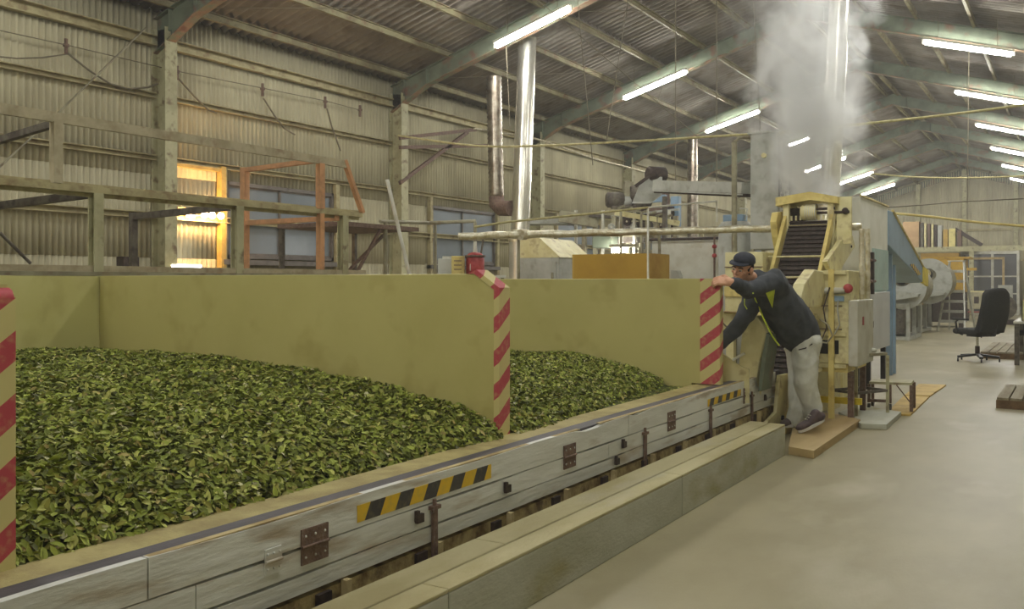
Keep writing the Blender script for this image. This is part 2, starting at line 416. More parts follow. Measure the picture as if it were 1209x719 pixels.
# ------------------------------------------------------------ fluorescent fixtures
RDZ = .29
fix_body = white_p
def fixture(x, y, z, s, label, parts=True):
    """lamp at centre, falls away from the ridge on side s (-1 left, +1 right)"""
    t = thing('fluorescent_lamp', label, 'lamp', (x, y, z), 'fluorescent lamps under the rafters')
    dx = .655; sl = math.atan(.29)*-s
    d = Vector((math.cos(sl)*-1 if s < 0 else math.cos(sl), 0, -abs(math.sin(sl))))     # pointing to the eave
    a = Vector((x, y, z)) - d*.68; b = Vector((x, y, z)) + d*.68
    MB().bar(a+Vector((0, 0, .055)), b+Vector((0, 0, .055)), .15, .04).build('lamp_housing', fix_body, t, bevel=.008)
    MB().tube([a+d*.03+Vector((0, 0, 0)), b-d*.03], .034, 12).build('tube', tube_m, t)
    for e in (a, b): MB().bar(e+Vector((0, 0, .06)), e-Vector((0, 0, .02)), .05, .03).build('lamp_holder', fix_body, t)
    for q in (-.45, .45):
        p = Vector((x, y, z)) + d*q
        MB().tube([p+Vector((0, 0, .07)), (p.x, p.y, zroof(p.x)-.03)], .006, 6).build('hanger', wire_m, t)
    return t
LY = 11.85
lname = {0: 'nearest', 1: 'second nearest', 2: 'third nearest', 3: 'fourth nearest', 4: 'fifth nearest', 5: 'second farthest', 6: 'farthest'}
for k in range(-3, 7):
    y = LY + BAY*k
    nm = lname.get(k, '%s overhead, out of the picture to the front' % ('first' if k == -1 else 'second'))
    extra = {0: ' above the bright leaning duct', 1: ', tilting up to the right', 2: '', 3: ' seen in the steam', 4: ' seen beside the steam duct', 5: ' behind the steam duct', 6: ' over the white cabinet top'}.get(k, '')
    if k < 0: nm = {-1: 'unseen near', -2: 'unseen behind the camera', -3: 'unseen far behind the camera'}[k]
    fixture(-6.95, y, CH+3.81, -1, ('lit white fluorescent lamp, %s of the left row%s' % (nm, extra)))
    nm2 = {1: 'top and nearest', 2: 'second from the top', 3: 'third from the top', 4: 'fourth from the top', 5: 'fifth from the top', 6: 'lowest and farthest'}.get(k, {0: 'just above the frame', -1: 'unseen near', -2: 'unseen behind the camera', -3: 'unseen far behind the camera'}.get(k, ''))
    fixture(-1.50, y, CH+3.80, 1, ('lit white fluorescent lamp of the right row, %s' % nm2))

# ------------------------------------------------------------ bins with leaves
DZ = .50
deck = thing('leaf_bin_deck', 'long tan wooden deck under the heaps of green leaves', 'deck', (-4.2, 3.5, 0))
MB().bb(-6.1, -2.52, -1.2, 8.2, DZ-.04, DZ).build('deck_top', deck_m, deck)
MB().bb(-2.62, -2.457, -1.2, 8.2, DZ+.0005, DZ+.026).build('front_lip', deck_m, deck)
MB().bb(-6.1, -2.56, -1.2, 8.2, 0.0, DZ-.04).build('deck_base', rusty_beam, deck)
single(MB().bb(-2.455, -2.36, -1.2, 8.6, DZ-.035, DZ+.03), 'conveyor_strip', rubber, 'dark grey rubber conveyor strip running behind the white boards', 'conveyor belt', bevel=.004)
bp = thing('bin_back_panel', 'pale yellow back panel of the leaf bins, at the far left', 'panel', (-6.13, 3.5, DZ))
MB().bb(-6.16, -6.105, -1.2, 8.2, DZ, 1.395).build('panel', panel_y2, bp, bevel=.004)
MB().bb(-6.19, -6.10, -1.2, 8.2, 1.397, 1.425).build('top_rail', grey_steel, bp)
# partition 1
def partition(y0, y1, xf, ztop, chamfer, label, wide):
    t = thing('bin_partition', label, 'partition', (-4.2, (y0+y1)/2, DZ), 'yellow partitions across the leaf bins')
    ex = .035
    if chamfer:
        poly = [(-6.1, y0, DZ), (xf-ex, y0, DZ), (xf-ex, y0, ztop-chamfer), (xf-ex-chamfer*1.5, y0, ztop), (-6.1, y0, ztop)]
    else:
        zf = DZ+.034 if wide else DZ
        poly = [(-6.1, y0, DZ), (min(-2.64, xf-ex-.001), y0, DZ), (min(-2.64, xf-ex-.001), y0, zf), (xf-ex, y0, zf), (xf-ex, y0, ztop), (-6.1, y0, ztop)]
    MB().prism(poly, (0, y1-y0, 0)).build('panel', panel_y, t, bevel=.004)
    if chamfer:
        c = chamfer*1.5
        MB().prism([(xf-ex, y0-.004, DZ), (xf, y0-.004, DZ), (xf, y0-.004, ztop-chamfer+.01), (xf-c-.02, y0-.004, ztop+.022), (xf-c-ex-.04, y0-.004, ztop+.001), (xf-ex-c, y0-.004, ztop+.0005), (xf-ex, y0-.004, ztop-chamfer)], (0, y1-y0+.008, 0)).build('striped_edge', stripe_red, t)
    elif wide:
        MB().bb(xf-wide, xf-.002, y0-.012, y0-.001, DZ+.034, ztop).build('striped_board', stripe_red, t)
        MB().bb(xf-ex, xf, y0-.001, y1+.002, DZ+.034, ztop).build('striped_edge', stripe_red, t)
    else:
        MB().bb(xf-ex, xf, y0-.004, y1+.004, DZ, ztop-.04).build('striped_edge', stripe_red, t)
        MB().tube([(xf-ex, y0, ztop-.045), (xf-ex, y1, ztop-.045)], .035, 12).build('rounded_cap', stripe_red, t)
    return t
partition(4.126, 4.226, -2.62, 1.395, .085, 'yellow bin partition with a chamfered red striped end, middle of the picture', 0)
partition(7.05, 7.11, -2.40, 1.378, 0, 'yellow bin partition with a wide red striped board, which the man grips', .165)
partition(1.39, 1.49, -2.60, 1.345, 0, 'yellow bin partition showing only its red striped end at the left border', 0)
# extra details on panels
# ------------------------------------------------------------ leaves
def leaf_material():
    m = bpy.data.materials.new('tea_leaf'); m.use_nodes = True
    nt = m.node_tree; b = nt.nodes['Principled BSDF']
    a = nt.nodes.new('ShaderNodeAttribute'); a.attribute_name = 'tint'
    nt.links.new(a.outputs['Color'], b.inputs['Base Color'])
    b.inputs['Roughness'].default_value = .55; b.inputs['Specular IOR Level'].default_value = .22
    return m
leaf_m = leaf_material()
rng = np.random.default_rng(3)
def smooth_noise(x, y, seed, f):
    r = np.random.default_rng(seed); z = np.zeros_like(x)
    for k in range(10):
        a = r.uniform(0, 2*PI); p = r.uniform(0, 2*PI); ff = f*r.uniform(.5, 2.2)
        z += np.sin((x*np.cos(a)+y*np.sin(a))*ff+p)
    return z/4.5
def leaf_pile(name, label, xr, yr, H, n, cover, lmin, lmax, seed):
    x0, x1 = xr; y0, y1 = yr
    nx, ny = int((x1-x0)/.05), int((y1-y0)/.05)
    gx, gy = np.meshgrid(np.linspace(x0, x1, nx), np.linspace(y0, y1, ny), indexing='ij')
    gz = H(gx, gy)
    V = [np.stack([gx.ravel(), gy.ravel(), gz.ravel()-.022], 1)]
    idx = np.arange(nx*ny).reshape(nx, ny)
    F = [np.stack([idx[:-1, :-1].ravel(), idx[1:, :-1].ravel(), idx[1:, 1:].ravel(), idx[:-1, 1:].ravel()], 1)]
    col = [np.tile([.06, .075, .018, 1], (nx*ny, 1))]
    r = np.random.default_rng(seed)
    X = r.uniform(x0, x1, n); Y = r.uniform(y0, y1, n)
    keep = H(X, Y) > DZ + .004; 
    edge = (~keep) & (r.uniform(0, 1, n) < cover)
    sel = keep | edge; X = X[sel]; Y = Y[sel]; Z = H(X, Y); ed = (Z <= DZ+.004)
    n = len(X)
    Z = Z + np.where(ed, r.uniform(.001, .006, n), r.uniform(-.02, .022, n))
    e = .03
    nx_ = -(H(X+e, Y)-H(X-e, Y))/(2*e); ny_ = -(H(X, Y+e)-H(X, Y-e))/(2*e)
    N = np.stack([nx_, ny_, np.ones(n)], 1) + np.where(ed, .08, .62)[:, None]*r.normal(0, 1, (n, 3))
    N[:, 2] = np.abs(N[:, 2])+.15; N /= np.linalg.norm(N, axis=1)[:, None]
    A = r.normal(0, 1, (n, 3)); T = A - N*np.sum(A*N, 1)[:, None]; T /= np.linalg.norm(T, axis=1)[:, None]
    B = np.cross(N, T)
    L = r.uniform(lmin, lmax, n)[:, None]; Wd = L*r.uniform(.17, .25, n)[:, None]; bend = L*r.uniform(-.12, .2, n)[:, None]
    fold = Wd*r.uniform(.15, .6, n)[:, None]
    P = np.stack([X, Y, Z], 1)
    a = P - T*L*.5; b = P + T*L*.5 - N*bend; m1 = P - T*L*.08 + N*bend*.3
    l1 = P - T*L*.16 + B*Wd + N*fold; l2 = P + T*L*.22 + B*Wd*.8 + N*(fold-bend*.3)
    q1 = P - T*L*.16 - B*Wd + N*fold; q2 = P + T*L*.22 - B*Wd*.8 + N*(fold-bend*.3)
    lv = np.stack([a, l1, l2, b, q2, q1], 1).reshape(-1, 3)
    off = nx*ny; k = off + np.arange(n)*6
    lf = np.concatenate([np.stack([k, k+1, k+2, k+3], 1), np.stack([k, k+3, k+4, k+5], 1)])
    g = np.array([[.19, .27, .035], [.28, .38, .06], [.12, .17, .025], [.38, .46, .11], [.24, .28, .05], [.07, .09, .02], [.44, .50, .26], [.32, .31, .09]])
    ci = r.choice(8, n, p=[.22, .24, .18, .12, .1, .08, .02, .04])
    c = g[ci]*np.array([1.22, 1.04, 1.15])*r.uniform(.7, 1.2, (n, 1)); c = np.concatenate([c, np.ones((n, 1))], 1)
    V.append(lv); F.append(lf); col.append(np.repeat(c, 6, axis=0))
    V = np.concatenate(V); V[:, 2] = np.maximum(V[:, 2], DZ+.0008); V[:, 0] = np.maximum(V[:, 0], x0+.003); V[:, 1] = np.clip(V[:, 1], y0+.002, y1-.002); F = np.concatenate(F); col = np.concatenate(col)
    org = np.array([(x0+x1)/2, (y0+y1)/2, DZ]); V = V-org
    me = bpy.data.meshes.new(name)
    me.vertices.add(len(V)); me.vertices.foreach_set('co', V.ravel().astype(np.float32))
    me.loops.add(len(F)*4); me.loops.foreach_set('vertex_index', F.ravel().astype(np.int32))
    me.polygons.add(len(F)); me.polygons.foreach_set('loop_start', np.arange(0, len(F)*4, 4, dtype=np.int32))
    me.polygons.foreach_set('loop_total', np.full(len(F), 4, dtype=np.int32))
    me.update(calc_edges=True)
    at = me.color_attributes.new('tint', 'FLOAT_COLOR', 'POINT'); at.data.foreach_set('color', col.ravel().astype(np.float32))
    me.materials.append(leaf_m)
    o = bpy.data.objects.new(name, me); C.objects.link(o); o.location = org
    o['label'] = label; o['category'] = 'tea leaves'; o['kind'] = 'stuff'
    return o
def H1(x, y):
    s = -2.60 - x + .05*smooth_noise(x*0, y, 5, 3.0)
    h = np.interp(s, [0, .05, .24, .87, 1.63, 3.4], [0, .05, .145, .25, .31, .365])
    bump = smooth_noise(x, y, 11, 3.2)*.028 + smooth_noise(x, y, 12, 9)*.012
    return np.maximum(DZ + h + bump*np.clip(s*3, 0, 1), DZ - .001)
def H2(x, y):
    s = -2.57 - .30*np.clip((y-4.5)/2.4, 0, 1) - x + .04*smooth_noise(x*0, y, 15, 3.0)
    ry = np.clip((6.9-y)/.5, 0, 1)
    h = np.interp(s, [0, .05, .3, .6, .95, 3.2], [0, .05, .13, .18, .225, .235])
    bump = smooth_noise(x, y, 21, 3.2)*.02 + smooth_noise(x, y, 22, 9)*.010
    return np.maximum(DZ + h + bump*np.clip(s*3, 0, 1), DZ - .001)
leaf_pile('leaf_heap', 'big heap of fresh green tea leaves in the nearest yellow bin', (-6.1, -2.56), (1.496, 4.120), H1, 90000, .10, .028, .056, 1)
leaf_pile('leaf_heap', 'smaller heap of green tea leaves in the bin behind the middle striped end', (-6.1, -2.53), (4.232, 7.030), H2, 70000, .10, .026, .05, 2)

# ------------------------------------------------------------ white boards on the conveyor front
bx = -2.355; bt = .03
skirt = thing('conveyor_side_board', 'long weathered whitish plank side with hinges and hazard tape, below the leaves', 'boards', (bx, 3.6, 0))
def plank(y0, y1, z0, z1, top_notch=None):
    m = MB(); n = 8; pts = []
    zt = lambda y: z1 + .004*math.sin(y*5) - (.022*math.exp(-((y-top_notch)/.10)**2) if top_notch else 0)
    ys = [y0+(y1-y0)*i/24 for i in range(25)]
    poly = [(bx+bt, y0, z0)] + [(bx+bt, y1, z0)] + [(bx+bt, y, zt(y)) for y in reversed(ys)]
    m.prism(poly, (-bt, 0, 0)); o = m.build('plank', board_w, skirt); 
    return o
g = .004
for y0, y1, nt_ in ((-1.2, 1.727, None), (1.733, 5.127, 4.62), (5.133, 8.34, 5.3)): plank(y0, y1, .412+g, .535, nt_)
for y0, y1 in ((-1.2, 1.9), (1.905, 4.85), (4.855, 8.34)): plank(y0, y1, .318+g, .412-g)
for y0, y1 in ((-1.2, 1.9), (1.905, 6.1), (6.105, 8.34)): plank(y0, y1, .245+g, .318-g)
# raw top edge slivers
MB().bb(bx-.002, bx+bt-.006, 1.74, 4.5, .5335, .538).build('raw_edge', board_edge, skirt)
MB().bb(bx-.002, bx+bt-.006, 4.75, 8.3, .5335, .538).build('raw_edge', board_edge, skirt)
MB().bb(bx-.05, bx-.012, -1.2, 8.3, .235, .262).build('lower_batten', board_edge, skirt)
def hinge(y, z, w, h, m):
    p = MB().box((bx+bt+.004, y, z+h/4+.002), (.006, w, h/2-.003)).box((bx+bt+.004, y, z-h/4-.002), (.006, w, h/2-.003))
    p.tube([(bx+bt+.009, y-w/2, z), (bx+bt+.009, y+w/2, z)], .006, 8)
    o = p.build('hinge', m, skirt); q = MB()
    for a in (-.36, 0, .36):
        for b in (-.3, .3): MB().ball((bx+bt+.008, y+a*w, z+b*h), (.003, .005, .005), 6, 4).build('rivet', board_w, o)
for y in (2.42, 4.36, 5.82, 7.46): hinge(y, .413, .135, .125, rust_dark)
hinge(2.22, .405, .075, .085, board_w)
for y in (3.13, 5.36, 6.58, 7.60):
    p = MB().bb(bx+bt+.004, bx+bt+.018, y-.014, y+.014, .17, .40).tube([(bx+bt+.011, y, .38), (bx+bt+.011, y, .43)], .009, 8)
    p.bb(bx+bt, bx+bt+.024, y-.03, y+.03, .388, .404); o = p.build('latch_bar', rust_dark, skirt)
for y, z in ((3.03, .37), (3.72, .36), (5.05, .37), (4.95, .285), (8.0, .33)):
    MB().bb(bx+bt+.0, bx+bt+.016, y-.022, y+.022, z-.018, z+.018).bb(bx+bt+.004, bx+bt+.02, y-.03, y-.012, z-.01, z+.036).build('catch', iron, skirt)
MB().bb(bx+bt+.0004, bx+bt+.0022, 2.65, 3.585, .435, .500).build('hazard_tape', MATS['hazard_tape'], skirt, label='black and yellow hazard tape')
MB().bb(bx+bt+.0004, bx+bt+.0022, 6.54, 7.33, .425, .478).build('hazard_tape', MATS['hazard_tape'], skirt, label='black and yellow hazard tape')
under = thing('conveyor_under_frame', 'rusty yellowish frame beam in the gap under the whitish planks', 'frame', (-2.45, 3.6, 0))
MB().bb(-2.40, -2.330, -1.2, 8.3, .0, .232).build('web', rusty_beam, under)
MB().bb(-2.45, -2.40, -1.2, 8.3, .22, .232).build('flange', rusty_beam, under)
for i in range(16):
    y = -.9+.58*i
    MB().bb(-2.329, -2.300, y-.014, y+.014, .0, .243).build('stub_post', board_edge, under)
    MB().bb(-2.329, -2.312, y-.15, y-.08, .12, .225).build('bracket', iron, under)

curb = thing('concrete_curb', 'long low pale concrete curb between the plank side and the open floor', 'curb', (-2.05, 3, 0))
for y0, y1 in ((-1.2, 2.695), (2.70, 5.0), (5.004, 7.2)):
    MB().bb(-2.052, -1.93, y0, y1, 0, .225).build('curb_block', curb_m, curb, bevel=.006)
    MB().bb(-2.052, -1.93, y0, y1, .2255, .24).build('curb_capping', curb_top, curb, bevel=.004)
for y0, y1 in ((-1.2, 3.3), (3.304, 7.25)):
    MB().bb(-2.225, -2.070, y0, y1, 0, .236).build('inner_kerb', curb_top, curb, bevel=.006)

# ------------------------------------------------------------ catwalk frame by the left wall
cat = thing('catwalk_frame', 'olive and rusty steel catwalk frame above the left yellow bin', 'steel frame', (-6.6, 4.5, 0))
cx = -6.4
def cpt(px, py, X=cx): return onX(px, py, X)
MB().bb(cx-.03, cx+.03, -1.0, 7.35, 2.03, 2.075).bb(cx-.03, cx-.018, -1, 7.35, 2.0, 2.1).build('lower_rail', girt_m, cat)
MB().bb(cx-.02, cx+.02, -1.0, 7.12, 2.525, 2.60).build('upper_rail', rail_m, cat)
MB().bb(cx-.03, cx+.03, -1.0, 7.4, 1.43, 1.475).build('foot_rail', rail_m, cat)
for y in (-.1, 1.45, 2.9, 4.30, 5.69, 7.08):
    m = MB().bb(cx-.04, cx-.03, y-.04, y+.04, 0, 2.03).bb(cx+.03, cx+.04, y-.04, y+.04, 0, 2.03).bb(cx-.04, cx+.04, y-.004, y+.004, 0, 2.03)
    m.build('post', steel_olive, cat)
for y in (.6, 2.0, 3.98, 6.75):
    MB().bb(cx-.03, cx+.03, y-.035, y+.035, 2.08, 2.53).build('upper_post', rail_m if y < 6 else rust_steel, cat)
for y in (.6, 2.0, 3.98):
    MB().bar((cx-.02, y, 2.52), (cx-1.4, y, 2.40), .05, .05).build('cross_bar', steel_dark, cat)
for y in (2.9, 4.30, 5.69):
    MB().bar((cx-.02, y, 2.03), (cx-1.45, y, 1.99), .06, .06).build('cross_bar', steel_dark, cat)
for y in (-.1, 2.9, 5.69):
    MB().bb(cx-1.5, cx-1.44, y-.03, y+.03, 0, 2.03).build('post', steel_dark, cat)
rx = cx-1.15
for y in (5.62, 6.75):
    pass
a = onX(289, 198, rx); yr = a.y
MB().bb(rx-.035, rx+.035, yr-.035, yr+.035, 0, 2.57).build('post', rust_steel, cat)
MB().bar((cx, 6.75, 2.565), (rx, yr, 2.545), .05, .045).build('cross_bar', rust_steel, cat)
MB().bar((cx, 7.0, 2.0), (rx, yr, 1.98), .06, .05).build('cross_bar', rust_steel, cat)
MB().bb(cx-.03, cx+.03, 6.72, 6.78, 1.47, 2.03).build('post', rust_steel, cat)
MB().bar((cx, 7.1, 2.60), (cx, 7.38, 2.08), .05, .04).build('diagonal_brace', rust_steel, cat)
MB().tube([onX(0, 275, -7.6), onX(36, 311, -7.6)], .014, 6).build('rod', steel_dark, cat)
# small platform with handrail, right of the catwalk
pf = thing('service_platform', 'small rusty platform with a pipe handrail in front of the second column', 'platform', onZ(450, 325, 0.0) if False else (-7.2, 8.6, 0))
px_ = -7.1
def hp(px, py, X=px_): return onX(px, py, X)
p1, p2 = hp(455, 262), hp(514, 263)
MB().tube([(p1.x, p1.y, 0), (p1.x, p1.y, p1.z)], .025, 8).build('post', grey_steel, pf)
MB().tube([(p2.x, p2.y, 0), (p2.x, p2.y, p2.z)], .02, 8).build('post', grey_steel, pf)
MB().tube([(p1.x, p1.y-.1, p1.z), (p2.x, p2.y+.1, p2.z)], .022, 8).build('handrail', grey_steel, pf)
q = hp(402, 265)
MB().bb(px_-1.0, px_+.05, q.y, p1.y+.6, p1.z-.09, p1.z-.04).build('platform_plate', rust_dark, pf)
for yy in (q.y+.05, p1.y+.55): MB().bb(px_-1.0, px_-.95, yy-.025, yy+.025, 0, p1.z-.09).build('post', steel_dark, pf)
MB().tube([(px_, q.y+.05, 0), (px_, q.y+.05, p1.z-.09)], .025, 8).build('post', steel_olive, pf)
MB().bar((px_, q.y+.15, 1.30), (px_-.0, p1.y-.1, p1.z-.1), .03, .03).build('diagonal_brace', rust_dark, pf)
MB().bar((px_-.5, p1.y-.3, 1.35), (px_-.5, p1.y+.6, p1.z-.1), .03, .03).build('diagonal_brace', rust_dark, pf)
a, b = onX(457, 212, -6.9), onX(483, 323, -6.75)
single(MB().tube([a, a+(b-a)*2.45], .022, 8), 'pole', white_p, 'long thin white pole leaning against the second olive column', 'pole')
# pipe rail beyond
pr = thing('bent_pipe_rail', 'grey bent pipe rail above the red pressure tank', 'pipe', (-7.0, 10, 0))
a, b, c = onX(508, 263, -7.0), onX(561, 261, -6.3), onX(561, 300, -6.3)
MB().tube([a, b, (b.x, b.y, b.z-.03), (b.x, b.y, 0)], .022, 8).build('pipe', grey_steel, pr)

# warm bulbs on the wall
wy = [onX(240, 254, XL+.16).y, onX(249, 254, XL+.16).y, onX(259, 254, XL+.16).y]
bz = onX(250, 255, XL+.16).z
wl = thing('wall_lamp_strip', 'strip of three glowing warm bulbs on the left corrugated wall', 'lamp', (XL+.1, wy[1], bz))
MB().bb(XL+.04, XL+.09, wy[0]-.35, wy[2]+.1, bz+.03, bz+.09).build('lamp_batten', girt_m, wl)
for k, y in enumerate(wy):
    MB().ball((XL+.26, y-.06, bz), .042, 12, 8).build('bulb', bulb_m, wl)
    MB().tube([(XL+.09, y, bz+.05), (XL+.24, y-.06, bz+.02)], .016, 8).build('socket', black_p, wl)
MB().ball((XL+.22, wy[0]-.25, bz-.03), (.03, .07, .022), 10, 6).build('bulb', bulb_m, wl)
ly = onX(222, 314, XL+.3)
t = thing('low_wall_lamp', 'short lit fluorescent tube low on the wall under the warm bulbs', 'lamp', ly)
MB().tube([ly+Vector((0, -.26, 0)), ly+Vector((0, .2, 0))], .018, 8)  .build('tube', low_tube, t)
MB().bb(ly.x-.05, ly.x+.03, ly.y-.3, ly.y+.24, ly.z-.08, ly.z-.035).build('lamp_housing', grey_steel, t)
MB().bb(XL+.02, ly.x-.05, ly.y-.03, ly.y+.03, ly.z-.08, ly.z-.04).build('bracket', grey_steel, t)
# timber frame round the lit bay of wall
ya, yb_ = onX(203, 250, XL+.05).y, onX(261, 250, XL+.05).y
tm = mat('timber_yellow', (204, 176, 96), .6, rgb2=(180, 150, 78), scale=8)
MB().bb(XL+.02, XL+.12, yb_-.05, yb_+.03, 1.0, CH+1.574).build('timber_post', tm, wall_left)
MB().bb(XL+.02, XL+.10, ya, yb_, CH+1.50, CH+1.55).build('timber_rail', tm, wall_left)
# small box on the wall by first column
b0 = onX(151, 309, XL+.35)
single(MB().box(b0, (.14, .22, .12)), 'junction_box', iron, 'small dark box beside the foot of the first wall column', 'box', bevel=.01)
MB().bb(XL+.02, XL+.5, b0.y-.3, b0.y+.8, b0.z-.11, b0.z-.065).build('ledge', girt_m, wall_left)

# wires along the wall with insulators
def sag(a, b, s, n=10):
    a, b = Vector(a), Vector(b)
    return [a.lerp(b, i/n) - Vector((0, 0, s*4*(i/n)*(1-i/n))) for i in range(n+1)]
ins = [(78, 55), (209, 86), (310, 106), (384, 121), (425, 131)]
for k, (px, py) in enumerate(ins):
    p = onX(px, py, XL+.12)
    MB().tube([p+Vector((0, 0, .09)), p-Vector((0, 0, .09))], .02, 8).tube([p+Vector((0, 0, .03)), p], .035, 8).build('insulator', rust_dark, wall_left)
pts = [onX(px, py, XL+.13) for px, py in ((-40, 27), (0, 36), (78, 53), (209, 84), (310, 104), (384, 119), (425, 130))]
single(MB().tube(pts, .007, 6), 'electric_wire', wire_m, 'thin wire strung between the insulators along the left wall', 'wire')
def drop(pairs, label, r=.012, X=XL+.14, m=wire_m):
    single(MB().tube([onX(px, py, X) for px, py in pairs], r, 6), 'hanging_cable', m, label, 'cable')
drop([(80, 63), (105, 83), (130, 99), (152, 105), (175, 103), (186, 99)], 'grey cable sagging from the leftmost insulator to the first column')
drop([(-10, 66), (20, 69), (50, 68), (78, 64)], 'grey cable sagging left from the leftmost insulator', .009)
drop([(211, 93), (228, 112), (246, 130), (256, 134)], 'grey cable drooping from the insulator right of the first column')
drop([(311, 116), (325, 138), (336, 152), (348, 159)], 'grey cable drooping from the third insulator')
drop([(386, 128), (392, 150), (402, 178)], 'grey cable drooping from the fourth insulator')
single(MB().tube([onX(172, 33, XL+.4), onX(70, 132, XL+.4), onX(-20, 215, XL+.4)], .012, 6), 'tie_rod', grey_steel, 'thin diagonal rod running down left from the first column head', 'rod')
V3 = Vector
def down(p, z=0): return V3((p.x, p.y, z))
# ------------------------------------------------------------ ducts and pipes at the left and middle
base = W(614, 283, 14.9); top = W(622.5, 46, 15.05)
dk = thing('leaning_flue', 'tall bright steel flue on a wide drum, right of the middle roof column', 'flue', down(base))
d = (top-base).normalized(); nseg = 4
for i in range(nseg):
    a = base + (top-base)*(i/nseg); b = base + (top-base)*((i+1)/nseg)
    MB().tube([a, b], [.152, .150], 28).build('flue_section', chrome, dk)
    MB().tube([b-d*.015, b+d*.015], .156, 28).build('joint_ring', chrome, dk)
MB().tube([base-V3((0, 0, .04)), base+V3((0, 0, .02)), base+V3((0, 0, .16))], [.19, .19, .155], 24).build('collar', foil, dk)
MB().tube([down(base), base-V3((0, 0, .04))], .178, 28).build('drum', brushed, dk)
MB().bb(base.x+.15, base.x+.2, base.y-.1, base.y+.1, base.z-.55, base.z-.2).build('inspection_box', white_p, dk)
a = W(583, 90, 15.3); b = W(586, 232, 15.3)
sp = thing('corrugated_duct', 'tarnished brown ribbed duct with an elbow, left of the bright flue', 'duct', b)
pts = []; rs = []
n = 56
for i in range(n+1):
    pts.append(a.lerp(b, i/n)); rs.append(.125 + (.008 if i % 2 else -.007))
MB().tube(pts, rs, 20).build('ribbed_section', spiral, sp)
e1 = W(586.5, 240, 15.3); e2 = W(592, 246, 15.2); e3 = W(604, 246, 15.0)
MB().tube([b, e1, e2, e3], [.13, .135, .13, .13], 18).build('elbow', rust_dark, sp)
# lagged steam pipe across
lp = thing('lagged_pipe', 'foil and cloth lagged steam pipe running across behind the bins', 'pipe', W(541, 279, 10.4))
pp = []
for i in range(41):
    x = 541 + (1016-541)*i/40; pp.append(W(x, 279 - 12.0*i/40 + .5*math.sin(i*1.3), 10.4))
MB().tube(pp, [.042+.003*math.sin(i*2.1) for i in range(41)], 12).build('lagging', foil, lp)
MB().tube([pp[6]-V3((0,0,.0)), down(pp[6])], .018, 8).build('support_post', grey_steel, lp)
MB().tube([pp[20], down(pp[20])], .018, 8).build('support_post', grey_steel, lp)
MB().tube([W(614, 277, 10.35), W(620, 277, 10.42)], .062, 12).build('pipe_joint', foil, lp)
# bench with carton box and red tank
bt_ = W(548, 325, 11.0)
bench = thing('steel_bench', 'pale steel bench edge behind the middle bin partition, under the red tank', 'bench', down(bt_))
MB().box((bt_.x, bt_.y, bt_.z-.015), (1.0, .4, .03), rz=YAW).build('bench_top', white_p, bench)
for sx in (-.46, .46):
    for sy in (-.16, .16):
        q = Matrix.Rotation(YAW, 3, 'Z') @ V3((sx, sy, 0)); MB().tube([(bt_.x+q.x, bt_.y+q.y, 0), (bt_.x+q.x, bt_.y+q.y, bt_.z-.03)], .018, 8).build('leg', grey_steel, bench)
c = W(561, 324.5, 11.0)
tk = thing('pressure_tank', 'red cylindrical pressure tank with brass valves, behind the middle bin partition', 'tank', c)
MB().tube([c, c+V3((0, 0, .02)), c+V3((0, 0, .19)), c+V3((0, 0, .215))], [.10, .112, .112, .10], 20).build('tank_body', redp, tk)
MB().tube([c+V3((0, 0, .215)), c+V3((0, 0, .235))], .125, 20).build('lid', rust_dark, tk)
MB().ball(c+V3((0, 0, .225)), (.10, .10, .05), 18, 8).build('domed_top', redp, tk)
MB().tube([c+V3((0, 0, .235)), c+V3((0, 0, .40))], [.03, .018], 10).build('valve', white_p, tk)
MB().tube([c+V3((.06, .03, .235)), c+V3((.09, .04, .42))], .012, 8).build('valve', steel_dark, tk)
MB().tube([c+V3((-.1, 0, .17)), c+V3((-.14, 0, .22))], .012, 8).build('handle', iron, tk)
fc = c + (V3((0, 0, CH))-c).normalized()*.112
MB().box((fc.x-.04, fc.y-.004, c.z+.09), (.055, .01, .08), rz=YAW).build('white_label', white_p, tk)
c = W(541, 325, 10.9)
bx1 = thing('carton', 'cream cardboard carton beside the red tank', 'box', c)
MB().box((c.x, c.y, c.z+.115), (.15, .16, .225), rz=YAW).build('carton_body', cream2, bx1, bevel=.004)
for zz in (.07, .12, .17): 
    q = Matrix.Rotation(YAW, 3, 'Z') @ V3((-.0, -.082, 0)); MB().box((c.x+q.x, c.y+q.y, c.z+zz), (.09, .003, .012), rz=YAW).build('printed_line', rust_dark, bx1)
c = W(527.5, 325, 11.1)
gb = thing('grey_case', 'grey metal case with a clamp left of the cream carton', 'box', c)
MB().box((c.x, c.y, c.z+.10), (.2, .18, .2), rz=YAW).build('case_body', greypaint, gb, bevel=.006)
MB().box((c.x, c.y, c.z+.215), (.1, .06, .03), rz=YAW).build('clamp', white_p, gb)
# grey hooded cabinet
fr = W(660, 304, 12.2)                      # near corner, top
cab = thing('hooded_cabinet', 'grey metal cabinet with a sloping beige hood, right of the flue drum', 'cabinet', down(fr))
MB().bb(fr.x-.62, fr.x, fr.y, fr.y+.42, .06, fr.z).build('cabinet_body', greypaint, cab, bevel=.008)
MB().bb(fr.x-.58, fr.x-.04, fr.y-.012, fr.y-.001, .3, fr.z-.05).build('door', greypaint, cab, bevel=.004)
MB().bb(fr.x-.1, fr.x-.075, fr.y-.035, fr.y-.012, fr.z-.35, fr.z-.2).build('handle', chrome, cab)
MB().prism([(fr.x-.62, fr.y, fr.z+.002), (fr.x+.02, fr.y, fr.z+.002), (fr.x-.3, fr.y, fr.z+.27), (fr.x-.62, fr.y, fr.z+.27)], (0, .95, 0)).build('hood', cream, cab)
MB().bb(fr.x-.6, fr.x-.02, fr.y+.42, fr.y+.94, .0, fr.z).build('rear_body', greypaint, cab)
